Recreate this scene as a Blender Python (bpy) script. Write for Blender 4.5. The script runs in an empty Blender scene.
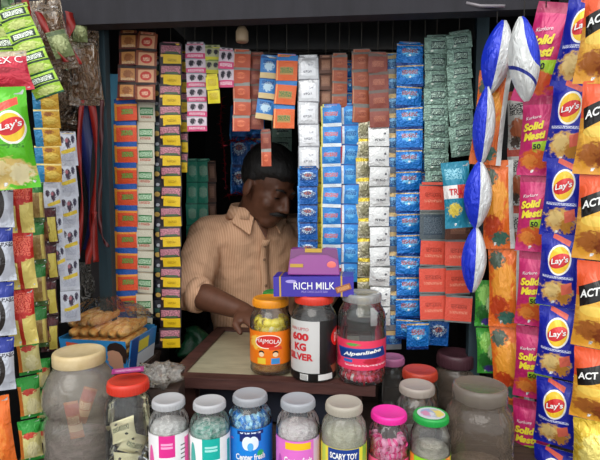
import bpy, bmesh, math, random
from mathutils import Vector, Matrix, Euler, noise
random.seed(7)
S = bpy.context.scene
COL = S.collection
PI = math.pi
# ------------------------------------------------------------------ camera
F = 500.0                      # focal length in pixels of the 600 x 460 frame
PITCH = math.radians(4.5)
CAM = Vector((0, 0, 1.45))
cd = bpy.data.cameras.new('camera'); cam = bpy.data.objects.new('camera', cd); COL.objects.link(cam)
cam.location = CAM; cam.rotation_euler = (PI/2 - PITCH, 0, 0)
cd.sensor_fit = 'HORIZONTAL'; cd.sensor_width = 36; cd.lens = F/600*36; cd.clip_start = .02
S.camera = cam
# ------------------------------------------------------------------ light: bright overcast day
W = bpy.data.worlds.new('world'); S.world = W; W.use_nodes = True
bg = W.node_tree.nodes['Background']; bg.inputs[0].default_value = (.93, .97, 1, 1); bg.inputs[1].default_value = 1.0
sd = bpy.data.lights.new('sun', 'SUN'); sun = bpy.data.objects.new('sun', sd); COL.objects.link(sun)
sd.energy = 1.1; sd.angle = math.radians(40); sd.color = (1, .96, .9)
sun.rotation_euler = (math.radians(48), 0, math.radians(-18))    # hazy sun behind and above the photographer
vs = S.view_settings; vs.view_transform = 'Standard'; vs.look = 'None'; vs.gamma = 1; vs.use_curve_mapping = False
vs.exposure = 0.5
# ------------------------------------------------------------------ pixel -> point at depth Y
def ray(px, py):
    a = (px-300)/F; b = (230-py)/F
    d = Vector((a, math.cos(PITCH)+b*math.sin(PITCH), -math.sin(PITCH)+b*math.cos(PITCH)))
    return d
def P(px, py, Y):
    d = ray(px, py); return CAM + d*(Y/d.y)
def curtain(px): return 1.35/(1+.10*(px-300)/F)
# ------------------------------------------------------------------ materials
def H(h):
    h = h.lstrip('#'); c = [int(h[i:i+2], 16)/255 for i in (0, 2, 4)]
    return tuple(x/12.92 if x <= .04045 else ((x+.055)/1.055)**2.4 for x in c) + (1,)
MATS = {}
def mixrgb(nt, fac, a, b):
    n = nt.nodes.new('ShaderNodeMix'); n.data_type = 'RGBA'
    for s, v in ((0, fac), (6, a), (7, b)):
        if isinstance(v, (int, float, tuple)): n.inputs[s].default_value = v
        else: nt.links.new(v, n.inputs[s])
    return n.outputs[2]
def math_(nt, op, a, b=None):
    n = nt.nodes.new('ShaderNodeMath'); n.operation = op
    for i, v in enumerate((a, b)):
        if v is None: continue
        if isinstance(v, (int, float)): n.inputs[i].default_value = v
        else: nt.links.new(v, n.inputs[i])
    return n.outputs[0]
def pmat(name, base, shapes=(), rough=.38, metal=0.0, bump=.25, bscale=9, spec=.5, mottled=None, nsc=(22, 40)):
    """print on packaging: flat shapes in UV space over a base colour.
    shapes: ('r'|'e'|'n'|'m', cx, cy, half width, half height, colour, rotation)   n = broken small print, m = mottled food picture"""
    if name in MATS: return MATS[name]
    m = bpy.data.materials.new(name); m.use_nodes = True; nt = m.node_tree; L = nt.links.new
    b = nt.nodes['Principled BSDF']; b.inputs['Roughness'].default_value = rough; b.inputs['Metallic'].default_value = metal
    b.inputs['Specular IOR Level'].default_value = spec
    tc = nt.nodes.new('ShaderNodeTexCoord'); uv = tc.outputs['UV']
    col = H(base)
    if mottled:
        nz = nt.nodes.new('ShaderNodeTexNoise'); nz.inputs['Scale'].default_value = mottled[1]; nz.inputs['Detail'].default_value = 3
        L(uv if len(mottled) < 3 else tc.outputs['Object'], nz.inputs['Vector'])
        f = math_(nt, 'MULTIPLY', math_(nt, 'SUBTRACT', nz.outputs[0], .38), 4.0)
        cl = nt.nodes.new('ShaderNodeClamp'); L(f, cl.inputs[0])
        col = mixrgb(nt, cl.outputs[0], col, H(mottled[0]))
    for s in shapes:
        k, cx, cy, hw, hh, c = s[:6]; rot = s[6] if len(s) > 6 else 0
        mp = nt.nodes.new('ShaderNodeMapping'); mp.vector_type = 'TEXTURE'
        mp.inputs['Location'].default_value = (cx, cy, 0); mp.inputs['Rotation'].default_value = (0, 0, math.radians(rot)); mp.inputs['Scale'].default_value = (hw, hh, 1)
        L(uv, mp.inputs['Vector'])
        if k == 'e':
            v = nt.nodes.new('ShaderNodeVectorMath'); v.operation = 'LENGTH'; L(mp.outputs[0], v.inputs[0]); mask = math_(nt, 'LESS_THAN', v.outputs['Value'], 1.0)
        elif k == 'm':
            v = nt.nodes.new('ShaderNodeVectorMath'); v.operation = 'LENGTH'; L(mp.outputs[0], v.inputs[0])
            nz = nt.nodes.new('ShaderNodeTexNoise'); nz.inputs['Scale'].default_value = 2.2; nz.inputs['Detail'].default_value = 2; L(mp.outputs[0], nz.inputs['Vector'])
            nz.inputs['Detail'].default_value = 4
            e = math_(nt, 'ADD', v.outputs['Value'], math_(nt, 'MULTIPLY', math_(nt, 'SUBTRACT', nz.outputs[0], .5), 2.2))
            cl = nt.nodes.new('ShaderNodeClamp'); L(math_(nt, 'MULTIPLY', math_(nt, 'SUBTRACT', 1.08, e), 3.5), cl.inputs[0]); mask = cl.outputs[0]
        else:
            v = nt.nodes.new('ShaderNodeVectorMath'); v.operation = 'ABSOLUTE'; L(mp.outputs[0], v.inputs[0])
            sp = nt.nodes.new('ShaderNodeSeparateXYZ'); L(v.outputs[0], sp.inputs[0]); mask = math_(nt, 'LESS_THAN', math_(nt, 'MAXIMUM', sp.outputs[0], sp.outputs[1]), 1.0)
            if k == 'n':
                nz = nt.nodes.new('ShaderNodeTexNoise'); nz.inputs['Scale'].default_value = 1.0; nz.inputs['Detail'].default_value = 0
                m2 = nt.nodes.new('ShaderNodeMapping'); m2.inputs['Scale'].default_value = (nsc[0], nsc[1], 1); m2.inputs['Location'].default_value = (cx*31, cy*17, 0); L(uv, m2.inputs['Vector']); L(m2.outputs[0], nz.inputs['Vector'])
                mask = math_(nt, 'MULTIPLY', mask, math_(nt, 'GREATER_THAN', nz.outputs[0], .47))
        col = mixrgb(nt, mask, col, H(c))
    if isinstance(col, tuple): b.inputs['Base Color'].default_value = col
    else: L(col, b.inputs['Base Color'])
    if bump:
        oi = nt.nodes.new('ShaderNodeObjectInfo'); ad = nt.nodes.new('ShaderNodeVectorMath'); ad.operation = 'ADD'
        sc = nt.nodes.new('ShaderNodeVectorMath'); sc.operation = 'SCALE'; sc.inputs['Scale'].default_value = 37
        cb = nt.nodes.new('ShaderNodeCombineXYZ'); L(oi.outputs['Random'], cb.inputs[0]); L(oi.outputs['Random'], cb.inputs[1]); L(cb.outputs[0], sc.inputs[0])
        L(uv, ad.inputs[0]); L(sc.outputs[0], ad.inputs[1])
        nz = nt.nodes.new('ShaderNodeTexNoise'); nz.inputs['Scale'].default_value = bscale; nz.inputs['Detail'].default_value = 2; nz.inputs['Distortion'].default_value = 1.2
        L(ad.outputs[0], nz.inputs['Vector'])
        bp = nt.nodes.new('ShaderNodeBump'); bp.inputs['Strength'].default_value = bump; bp.inputs['Distance'].default_value = .012
        L(nz.outputs[0], bp.inputs['Height']); L(bp.outputs[0], b.inputs['Normal'])
    MATS[name] = m; return m
def solid(name, base, rough=.5, metal=0.0, grain=None, spec=.5, bump=0, trans=0):
    """plain material; grain = (second colour, scale xyz) for wood, dirt, wear in object space"""
    if name in MATS: return MATS[name]
    m = bpy.data.materials.new(name); m.use_nodes = True; nt = m.node_tree; L = nt.links.new
    b = nt.nodes['Principled BSDF']; b.inputs['Base Color'].default_value = H(base); b.inputs['Roughness'].default_value = rough
    b.inputs['Metallic'].default_value = metal; b.inputs['Specular IOR Level'].default_value = spec
    if trans: b.inputs['Transmission Weight'].default_value = trans
    if grain:
        tc = nt.nodes.new('ShaderNodeTexCoord'); mp = nt.nodes.new('ShaderNodeMapping'); mp.inputs['Scale'].default_value = grain[1]; L(tc.outputs['Object'], mp.inputs['Vector'])
        nz = nt.nodes.new('ShaderNodeTexNoise'); nz.inputs['Scale'].default_value = 1; nz.inputs['Detail'].default_value = 5; nz.inputs['Roughness'].default_value = .65; L(mp.outputs[0], nz.inputs['Vector'])
        cr = nt.nodes.new('ShaderNodeMapRange'); cr.inputs[1].default_value = .35; cr.inputs[2].default_value = .68; L(nz.outputs[0], cr.inputs[0])
        L(mixrgb(nt, cr.outputs[0], H(base), H(grain[0])), b.inputs['Base Color'])
        if bump:
            bp = nt.nodes.new('ShaderNodeBump'); bp.inputs['Strength'].default_value = bump; bp.inputs['Distance'].default_value = .01; L(nz.outputs[0], bp.inputs['Height']); L(bp.outputs[0], b.inputs['Normal'])
    MATS[name] = m; return m
def clear(name, tint='#ffffff', haze=.10, hazecol='#c8c8c4', rough=.10, fres=1.0, bump=0, spec=1.45, bsc=30):
    """thin clear plastic: see-through wall with fresnel gloss and a little milky haze"""
    if name in MATS: return MATS[name]
    m = bpy.data.materials.new(name); m.use_nodes = True; nt = m.node_tree; L = nt.links.new
    nt.nodes.remove(nt.nodes['Principled BSDF']); out = nt.nodes['Material Output']
    t = nt.nodes.new('ShaderNodeBsdfTransparent'); t.inputs[0].default_value = H(tint)
    d = nt.nodes.new('ShaderNodeBsdfDiffuse'); d.inputs[0].default_value = H(hazecol)
    g = nt.nodes.new('ShaderNodeBsdfGlossy'); g.inputs['Roughness'].default_value = rough; g.inputs['Color'].default_value = (1, 1, 1, 1)
    m1 = nt.nodes.new('ShaderNodeMixShader'); m1.inputs[0].default_value = haze; L(t.outputs[0], m1.inputs[1]); L(d.outputs[0], m1.inputs[2])
    fr = nt.nodes.new('ShaderNodeFresnel'); fr.inputs[0].default_value = spec
    f = math_(nt, 'MULTIPLY', fr.outputs[0], fres)
    m2 = nt.nodes.new('ShaderNodeMixShader'); L(f, m2.inputs[0]); L(m1.outputs[0], m2.inputs[1]); L(g.outputs[0], m2.inputs[2]); L(m2.outputs[0], out.inputs[0])
    if bump:
        tc = nt.nodes.new('ShaderNodeTexCoord'); nz = nt.nodes.new('ShaderNodeTexNoise'); nz.inputs['Scale'].default_value = bsc; nz.inputs['Detail'].default_value = 2; nz.inputs['Distortion'].default_value = 1.5; L(tc.outputs['Object'], nz.inputs['Vector'])
        bp = nt.nodes.new('ShaderNodeBump'); bp.inputs['Strength'].default_value = bump; bp.inputs['Distance'].default_value = .02 if bsc > 10 else .08; L(nz.outputs[0], bp.inputs['Height'])
        for n in (g, d, fr): L(bp.outputs[0], n.inputs['Normal'])
    MATS[name] = m; return m
# ------------------------------------------------------------------ mesh helpers
class MB:
    def __init__(s): s.v = []; s.f = []; s.mi = []; s.uv = []
    def add(s, vs, fs, mi=0, uvs=None):
        o = len(s.v); s.v += [tuple(v) for v in vs]
        for f in fs:
            s.f.append(tuple(i+o for i in f)); s.mi.append(mi)
            s.uv.append([uvs[i] for i in f] if uvs else [(0, 0)]*len(f))
        return s
    def box(s, lo, hi, mi=0, M=None):
        (x0, y0, z0), (x1, y1, z1) = lo, hi
        vs = [Vector(p) for p in ((x0,y0,z0),(x1,y0,z0),(x1,y1,z0),(x0,y1,z0),(x0,y0,z1),(x1,y0,z1),(x1,y1,z1),(x0,y1,z1))]
        if M: vs = [M @ v for v in vs]
        for f in ((0,3,2,1),(4,5,6,7),(0,1,5,4),(1,2,6,5),(2,3,7,6),(3,0,4,7)):
            s.add([vs[i] for i in f], [(0,1,2,3)], mi, [(0,0),(1,0),(1,1),(0,1)])
        return s
    def lathe(s, prof, n=40, mi=0, flute=None, squash=None):
        vs = []; fs = []; uv = []
        for j, (r, z) in enumerate(prof):
            for i in range(n+1):
                a = 2*PI*i/n; rr = r
                if flute and flute[0] <= z <= flute[1]:
                    rr *= 1 + flute[3]*math.cos(a*flute[2])*math.sin(PI*(z-flute[0])/(flute[1]-flute[0]))
                x, y = rr*math.sin(a), -rr*math.cos(a)
                if squash:                                   # rounded square cross-section
                    k = 1 + squash*(.5-.5*math.cos(4*a))*(.5) ; x *= k; y *= k
                vs.append((x, y, z)); uv.append((i/n, j/max(1, len(prof)-1)))
        for j in range(len(prof)-1):
            for i in range(n):
                a = j*(n+1)+i
                fs.append((a, a+1, a+n+2, a+n+1))
        return s.add(vs, fs, mi, uv)
    def ell(s, c, r, R=None, nu=18, nv=12, mi=0):
        vs = []; fs = []; uv = []
        for j in range(nv+1):
            t = PI*j/nv
            for i in range(nu):
                a = 2*PI*i/nu; p = Vector((r[0]*math.sin(t)*math.cos(a), r[1]*math.sin(t)*math.sin(a), -r[2]*math.cos(t)))
                if R: p = R @ p
                vs.append(p + Vector(c)); uv.append((i/nu, j/nv))
        for j in range(nv):
            for i in range(nu):
                fs.append((j*nu+i, j*nu+(i+1) % nu, (j+1)*nu+(i+1) % nu, (j+1)*nu+i))
        return s.add(vs, fs, mi, uv)
    def tube(s, pts, rad, n=10, mi=0, cap=True):
        pts = [Vector(p) for p in pts]; rad = rad if isinstance(rad, (list, tuple)) else [rad]*len(pts)
        vs = []; fs = []; uv = []; up = None
        for k, p in enumerate(pts):
            d = (pts[min(k+1, len(pts)-1)] - pts[max(k-1, 0)]).normalized()
            if up is None: up = d.orthogonal().normalized()
            x = (up - d*up.dot(d)).normalized(); y = d.cross(x); up = x
            for i in range(n):
                a = 2*PI*i/n; vs.append(p + (x*math.cos(a)+y*math.sin(a))*rad[k]); uv.append((i/n, k/(len(pts)-1)))
        for k in range(len(pts)-1):
            for i in range(n): fs.append((k*n+i, k*n+(i+1) % n, (k+1)*n+(i+1) % n, (k+1)*n+i))
        if cap: fs.append(tuple(range(n-1, -1, -1))); fs.append(tuple((len(pts)-1)*n+i for i in range(n)))
        return s.add(vs, fs, mi, uv)
    def caps(s, a, b, ra, rb, n=14):                         # solid tapered limb with round ends
        a = Vector(a); b = Vector(b); s.tube([a, a.lerp(b, .5), b], [ra, (ra+rb)/2, rb], n); s.ell(a, (ra,)*3, None, n, 10); s.ell(b, (rb,)*3, None, n, 10); return s
    def mesh(s, name, mats, smooth=True):
        me = bpy.data.meshes.new(name); me.from_pydata(s.v, [], s.f)
        for m in mats: me.materials.append(m)
        u = me.uv_layers.new(name='UVMap'); d = [c for f in s.uv for q in f for c in q]; u.data.foreach_set('uv', d)
        me.polygons.foreach_set('material_index', s.mi); me.polygons.foreach_set('use_smooth', [smooth]*len(s.f)); me.update(); return me
def obj(name, me, parent=None, loc=(0,0,0), rot=(0,0,0), scale=(1,1,1)):
    o = bpy.data.objects.new(name, me); COL.objects.link(o); o.parent = parent; o.location = loc; o.rotation_euler = rot; o.scale = scale; return o
def tag(o, label, cat, group=None, kind=None):
    o['label'] = label
    if cat: o['category'] = cat
    if group: o['group'] = group
    if kind: o['kind'] = kind
    return o
def empty(name, loc, rz=0):
    o = bpy.data.objects.new(name, None); COL.objects.link(o); o.location = loc; o.rotation_euler = (0, 0, rz); o.empty_display_size = .02; return o
def struct(name, mb, mats, smooth=False, label=None):
    o = obj(name, mb.mesh(name, mats, smooth)); o['kind'] = 'structure'
    if label: o['label'] = label
    return o
def bevel(o, w=.003, seg=2):
    m = o.modifiers.new('bevel', 'BEVEL'); m.width = w; m.segments = seg; m.limit_method = 'ANGLE'; return o
TXT = {}
def text_geo(s, bold=.0, shear=0.0):
    k = (s, bold, shear)
    if k not in TXT:
        c = bpy.data.curves.new('t', 'FONT'); c.body = s; c.size = 1; c.offset = bold; c.shear = shear; c.resolution_u = 3; c.fill_mode = 'FRONT'
        o = bpy.data.objects.new('t', c); COL.objects.link(o)
        dg = bpy.context.evaluated_depsgraph_get(); me = o.evaluated_get(dg).to_mesh()
        vs = [v.co.copy() for v in me.vertices]; fs = [tuple(p.vertices) for p in me.polygons]
        o.evaluated_get(dg).to_mesh_clear(); bpy.data.objects.remove(o); bpy.data.curves.remove(c)
        x0 = min(v.x for v in vs); x1 = max(v.x for v in vs); y0 = min(v.y for v in vs); y1 = max(v.y for v in vs)
        TXT[k] = ([((v.x-x0)/(x1-x0), (v.y-y0)/(y1-y0)) for v in vs], fs)
    return TXT[k]
def text_uv(s, u0, u1, v0, v1, bold=0, shear=0, rot=0, aspect=1):
    """text fitted into a UV box, rotated about its centre (aspect = width/height of the surface)"""
    vs, fs = text_geo(s, bold, shear); cu, cv = (u0+u1)/2, (v0+v1)/2; c, n = math.cos(math.radians(rot)), math.sin(math.radians(rot)); o = []
    for x, y in vs:
        du = (x-.5)*(u1-u0)*aspect; dv = (y-.5)*(v1-v0); o.append((cu+(du*c-dv*n)/aspect, cv+du*n+dv*c))
    return o, fs
# ------------------------------------------------------------------ packets
def prof(t, c, e=.6):
    s = min(1, max(0, (t-c)/(1-2*c))); return (max(0, 4*s*(1-s)))**e
KIND = {'sachet': dict(cu=.10, cv=.12, pinch=.02, nu=6, nv=6, shape='flat'),
        'card':   dict(cu=.03, cv=.05, pinch=.0, nu=4, nv=4, shape='flat'),
        'bag':    dict(cu=.02, cv=.09, pinch=.07, nu=10, nv=14, shape='flat'),
        'spindle': dict(cu=.0, cv=.02, pinch=0, nu=10, nv=16, shape='spindle')}
def surf(kind, u, v, eps=0):
    k = KIND[kind]
    T = prof(u, k['cu'])*prof(v, k['cv'])
    if k['shape'] == 'spindle': wx = .16+.84*max(0, math.sin(PI*v))**.8
    else: wx = 1-k['pinch']*prof(v, k['cv'])
    return ((u-.5)*wx, -(T*.5+eps), v-.5)
PM = {}
def packet_mesh(kind, mat, back=None):
    key = (kind, mat.name, back.name if back else '')
    if key in PM: return PM[key]
    k = KIND[kind]; nu, nv = k['nu'], k['nv']; mb = MB()
    for side in (0, 1):
        vs = []; uv = []; fs = []
        for j in range(nv+1):
            for i in range(nu+1):
                x, y, z = surf(kind, i/nu, j/nv)
                if 0 < i < nu and 0 < j < nv: y += noise.noise((x*4, z*5, 3.3*side))*.10 if kind != 'card' else 0
                if side: y = -y*.6+.02
                vs.append((x, y, z)); uv.append((i/nu, j/nv))
        for j in range(nv):
            for i in range(nu):
                a = j*(nu+1)+i; q = (a, a+1, a+nu+2, a+nu+1); fs.append(q[::-1] if side else q)
        if side and kind in ('sachet', 'card'):          # flat back
            c = [0, nu, (nv+1)*(nu+1)-1, nv*(nu+1)]; vs = [(vs[i][0], .12, vs[i][2]) for i in c]; uv = [uv[i] for i in c]; fs = [(3, 2, 1, 0)]
        mb.add(vs, fs, side if back else 0, uv)
    PM[key] = mb.mesh('packet_'+mat.name, [mat]+([back] if back else [])); return PM[key]
LM = {}
def lettering_mesh(kind, key, specs):
    """specs: (text, u0, u1, v0, v1, material, bold, shear, rot)"""
    if key in LM: return LM[key]
    mb = MB(); mats = []
    for t, u0, u1, v0, v1, m, bold, shear, rot in specs:
        uvs, fs = text_uv(t, u0, u1, v0, v1, bold, shear, rot, .7)
        if m not in mats: mats.append(m)
        mb.add([surf(kind, min(.98, max(.02, u)), v, .05) for u, v in uvs], fs, mats.index(m))
    LM[key] = mb.mesh('lettering', mats, False); return LM[key]
thread_mat = solid('thread', '#3a3630', .8)
def foreshort(px, yaw):
    d = ray(px, 200); d.z = 0; d.normalize(); n = Vector((math.sin(yaw), -math.cos(yaw), 0)); return max(.3, abs(n.dot(d)))
def hang(name, label, cat, units, Y, yaw=0, kind='sachet', th=.010, group=None, part='sachet', letter=None, topz=1.96, jitter=.09, thread=True):
    """a hanging strip: units = [(material(s), cx, cy, w, h, roll deg)] in photo pixels, at depth Y"""
    single = len(units) == 1
    last = units[-1]
    base = P(last[1], last[2]+last[4]/2, Y)
    root = empty(name, base); tag(root, label, cat, group)
    for i, (m, cx, cy, w, h, roll) in enumerate(units):
        c = P(cx, cy, Y); s = Y/F
        mm = m if isinstance(m, tuple) else (m, None)
        ww = w*s/foreshort(cx, yaw)
        rot = (random.uniform(-1, 1)*jitter, math.radians(roll), yaw + random.uniform(-1, 1)*jitter*1.6)
        o = obj(part, packet_mesh(kind, *mm), root, c-base, rot, (ww, th, h*s))
        if letter and letter.get(mm[0].name):
            l = obj('lettering', lettering_mesh(kind, mm[0].name, letter[mm[0].name]), o)
    if kind in ('sachet', 'card') and not single:
        m0, cx0, cy0, w0, h0, ro0 = units[0]; tp = P(cx0, cy0-h0/2, Y)-base; s0 = Y/F
        obj('header_tab', MB().box((-w0*s0*.42, -.0012, -.003), (w0*s0*.42, .0012, .005)).mesh('header_tab', [m0[0] if isinstance(m0, tuple) else m0], False), root, tp, (0, math.radians(ro0), yaw))
    if thread and (thread == 'long' or units[0][2]-units[0][4]/2 < 72):
        a = P(units[0][1], units[0][2]-units[0][4]/2+1, Y) - base
        if base.z + a.z < topz: obj('thread', MB().tube([a, (a.x, a.y, topz-base.z)], .0012, 5).mesh('thread', [thread_mat]), root)
    return root
def chain(mats, x0, x1, y0, y1, n, lean=0, roll=0):
    """n equal units from y0 to y1; lean = drift of the lower end in pixels"""
    u = []; h = (y1-y0)/n
    for i in range(n):
        t = (i+.5)/n; m = mats[i % len(mats)] if isinstance(mats, list) else mats
        u.append((m, (x0+x1)/2+lean*t+random.uniform(-.5, .5), y0+h*(i+.5), x1-x0, h*1.01, roll-math.degrees(math.atan2(lean, y1-y0))+random.uniform(-2.5, 2.5)))
    return u
# ================================================================== the setting
dark_wood = solid('dark_wood', '#1b1a1d', .75, grain=('#2b292c', (3, 3, 30)), bump=.2)
lintel_paint = solid('lintel_paint', '#1b191f', .8, grain=('#28262d', (14, 2, 3)), bump=.15)
post_paint = solid('post_paint', '#1d3038', .6, grain=('#2a4149', (20, 20, 2)), bump=.15)
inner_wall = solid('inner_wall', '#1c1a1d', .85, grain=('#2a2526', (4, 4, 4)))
deck_wood = solid('deck_wood', '#4a3830', .7, grain=('#2d221d', (2, 24, 24)), bump=.3)
dirt = solid('dirt', '#6a6058', .95, grain=('#48413b', (6, 6, 6)), bump=.5)
SY = -math.tan(math.radians(5.7))                       # the stall is turned a little: its right side is nearer
def M_stall(Y0): return Matrix.Translation((0, Y0, 0)) @ Matrix.Rotation(math.radians(-5.7), 4, 'Z')
struct('ground', MB().box((-9, -3, -.1), (9, 14, 0)), [dirt], label='bare grey brown earth around the stall')
struct('floor', MB().box((-.78, 1.56, 0), (.78, 2.5, .02), 0, M_stall(0)), [deck_wood])
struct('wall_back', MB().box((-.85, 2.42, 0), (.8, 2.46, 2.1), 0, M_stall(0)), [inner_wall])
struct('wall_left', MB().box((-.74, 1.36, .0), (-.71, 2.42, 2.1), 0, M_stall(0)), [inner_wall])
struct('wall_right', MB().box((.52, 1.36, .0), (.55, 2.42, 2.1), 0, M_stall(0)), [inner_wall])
struct('ceiling', MB().box((-1.0, 1.10, 2.12), (1.0, 2.6, 2.16), 0, M_stall(0)), [dark_wood], label='dark flat roof of the stall reaching over its front')
a = P(-5, 30, 1.27); b = P(505, 12, 1.27)
o = struct('trim_1', MB().box((-.83, 1.20, 1.855), (.44, 1.245, 2.12), 0, M_stall(0)), [lintel_paint], label='dark board across the top of the stall opening'); bevel(o)
o = struct('trim_2', MB().box((-.672, 1.275, 0), (-.637, 1.30, 2.12), 0, M_stall(0)), [post_paint], label='dark teal post at the left of the opening'); bevel(o)
o = struct('trim_3', MB().box((.318, 1.345, 0), (.348, 1.375, 2.12), 0, M_stall(0)), [post_paint], label='dark teal post at the right of the opening'); bevel(o)
struct('wall_front', MB().box((-.72, .70, 0), (.60, .73, .835), 0, M_stall(0)), [deck_wood])
# rods the strips hang from, behind and before the lintel
rod = solid('rod', '#3b3a3a', .5, .6)
def rodbar(name, a, b, r=.006): return struct(name, MB().tube([a, b], r, 8), [rod], True)
rodbar('trim_4', (-.72, 1.35+.072, 1.955), (.6, 1.35-.06, 1.955)); rodbar('trim_5', (-.70, 1.42, 1.965), (-.55, .8, 1.965)); rodbar('trim_6', (.42, 1.28, 1.965), (.68, .80, 1.965))
rodbar('trim_7', (-.70, 1.86, 1.955), (.5, 1.86, 1.955))
# deck of the counter: planks
deck = struct('trim_8', MB().box((-.72, .72, .80), (.58, 1.60, .838), 0, M_stall(0)), [deck_wood], label='low wooden deck that carries the jars')
pl = MB().box((-.5, -.5, 0), (.5, .5, 1)).mesh('plank', [deck_wood], False)
for i in range(8): 
    q = M_stall(0) @ Vector((-.07, .775+i*.109, .838)); o = obj('plank', pl, deck, q, (0, 0, math.radians(-5.7)), (1.30, .105, .022)); 
# open side shutters the packets hang in front of
struct('door_1', MB().box((-.78, .90, .62), (-.755, 2.0, 1.84), 0, Matrix.Identity(4)), [dark_wood], label='dark open side shutter behind the left packets')
def P2(px, Y): p = P(px, 190, Y); return p
mdr = Matrix.Translation((.50, 1.36, 0)) @ Matrix.Rotation(math.radians(-52), 4, 'Z')
struct('door_2', MB().box((.02, 0, .80), (.62, .025, 1.82), 0, mdr), [dark_wood], label='dark open side shutter behind the right packets')
# sky-blue board edge just inside the left post
blue_board = solid('blue_board', '#3f8fb4', .5, grain=('#5aa6c6', (9, 9, 3)))
a = P(107, 330, 1.42); b = P(119, 74, 1.42)
struct('trim_9', MB().box((a.x, 1.42, 1.05), (b.x+.02, 1.435, b.z)), [blue_board], label='sky blue plastic board behind the left post')
# trees beyond the stall (green seen in both top corners)
def tree(loc, r, n, label, cols, seed):
    rr = random.Random(seed); root = empty('tree', (loc[0], loc[1], 0)); tag(root, label, 'tree')
    bark = solid('bark', '#4a3b2e', .9, grain=('#2e241c', (20, 20, 4)), bump=.5)
    mb = MB().tube([(0, 0, 0), (.03, .02, loc[2]*.5), (0, 0, loc[2])], [.07, .055, .04], 10)
    for k in range(6):
        a = k*1.05; mb.tube([(0, 0, loc[2]*.6+.05*k), (math.cos(a)*r*.6, math.sin(a)*r*.6, loc[2]+.1*k)], [.03, .012], 7)
    obj('trunk', mb.mesh('trunk', [bark]), root)
    mb = MB()
    for k in range(n):
        d = Vector((rr.gauss(0, 1), rr.gauss(0, 1), rr.gauss(0, 1))).normalized()*r*(rr.random()**.33); c = Vector((d.x, d.y, d.z*.9+loc[2]))
        R = Euler((rr.uniform(0, 6), rr.uniform(0, 6), rr.uniform(0, 6))).to_matrix(); s = rr.uniform(.05, .09)
        mb.add([c+R @ Vector(p)*s for p in ((0, -1, 0), (.38, -.2, .1), (0, 1, 0), (-.38, -.2, .1))], [(0, 1, 2), (0, 2, 3)], rr.randrange(len(cols)))
    o = obj('leaves', mb.mesh('leaves', [solid('leaf_'+c[1:], c, .6) for c in cols], False), root); o['kind'] = 'stuff'
tree((-2.1, 3.2, 2.6), 1.0, 5200, 'pale green leafy tree beyond the left shutter', ('#8fae84', '#6f9a62', '#a9bf9d'), 1)
tree((1.75, 3.0, 2.5), .95, 5200, 'mid green leafy tree beyond the right shutter', ('#5f8f3e', '#7aa552', '#44702f'), 2)
# ================================================================== printed sachets
p_brown = pmat('print_brown_card', '#6d2a1c', [('r', .5, .5, .36, .40, '#c98a4a'), ('r', .5, .88, .5, .1, '#2b1712'), ('m', .5, .45, .25, .22, '#9a5a2c'), ('n', .5, .16, .34, .07, '#e7c9a0')])
p_heart = pmat('print_red_heart', '#8f4a2e', [('r', .5, .52, .38, .36, '#d8a27a'), ('e', .5, .52, .28, .26, '#c5392c'), ('n', .5, .5, .16, .1, '#f0c8a8'), ('r', .5, .08, .5, .08, '#2a1410')])
p_orange_blue = pmat('print_orange_blue', '#e8542a', [('r', .5, .88, .5, .13, '#1a55a8'), ('r', .05, .4, .06, .4, '#f09a30'), ('r', .5, .7, .5, .05, '#f29a38'), ('r', .58, .40, .26, .14, '#b8301c'), ('n', .58, .40, .25, .12, '#55b04a')], .45)
p_cream_green = pmat('print_cream_green', '#d9d2bd', [('r', .5, .97, .5, .03, '#a89a80'), ('r', .52, .47, .38, .17, '#1f7a3a'), ('n', .52, .47, .36, .11, '#cfe8c8'), ('n', .5, .22, .3, .06, '#c2503a'), ('r', .03, .5, .03, .5, '#b8a98a')], .5)
p_yellow_dark = pmat('print_yellow_dark', '#20141c', [('r', .56, .24, .40, .24, '#e8c21c'), ('n', .5, .72, .44, .17, '#d98a9a'), ('r', .55, .56, .3, .05, '#3d5a38'), ('e', .1, .42, .07, .07, '#e8b25a'), ('n', .56, .22, .2, .06, '#b08a10')], .35)
p_dark_spots = pmat('print_dark_spots', '#1b1a26', [('e', .5, .25, .3, .12, '#d7b25a'), ('e', .6, .72, .2, .08, '#b8bcc4'), ('n', .5, .5, .4, .1, '#2f6a58')])
p_pink_girls = pmat('print_pink_figures', '#d6c6d0', [('r', .5, .18, .5, .18, '#d8487a'), ('m', .3, .66, .16, .2, '#231a2a'), ('m', .7, .66, .16, .2, '#231a2a'), ('n', .5, .2, .4, .08, '#f6d8e2'), ('r', .5, .96, .5, .04, '#8a9aa0')], .45)
p_green_girls = pmat('print_green_figures', '#b8b890', [('r', .5, .12, .5, .14, '#d9d23a'), ('m', .32, .6, .16, .2, '#2a2434'), ('m', .7, .6, .14, .18, '#2a2434'), ('r', .5, .94, .5, .06, '#8a9a50')], .45)
p_yellow = pmat('print_yellow', '#e3d32a', [('n', .5, .5, .35, .25, '#b89a18'), ('r', .5, .95, .5, .05, '#8a7a14')], .3)
p_orange = pmat('print_orange', '#c2583a', [('r', .5, .90, .5, .11, '#8f8f88'), ('r', .06, .45, .02, .4, '#e6b090'), ('e', .5, .45, .26, .2, '#dd7a52'), ('n', .5, .45, .26, .1, '#c04a2a')], .4)  # orange darkened to carry some of the lintel's shade
p_orange_dim = pmat('print_orange_dim', '#8a4538', [('r', .5, .92, .5, .08, '#6d5e56'), ('n', .5, .45, .3, .15, '#b06a50')], .4)  # lintel shade put into this darker, duller orange
p_orange_shaded = pmat('print_orange_shaded', '#a4553a', [('r', .5, .90, .5, .11, '#75706a'), ('r', .06, .45, .02, .4, '#c09070'), ('e', .5, .45, .26, .2, '#b5684a'), ('n', .5, .45, .26, .1, '#8c3c26')], .4)  # same print as the plain orange, colours darkened as shade under the lintel
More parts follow.
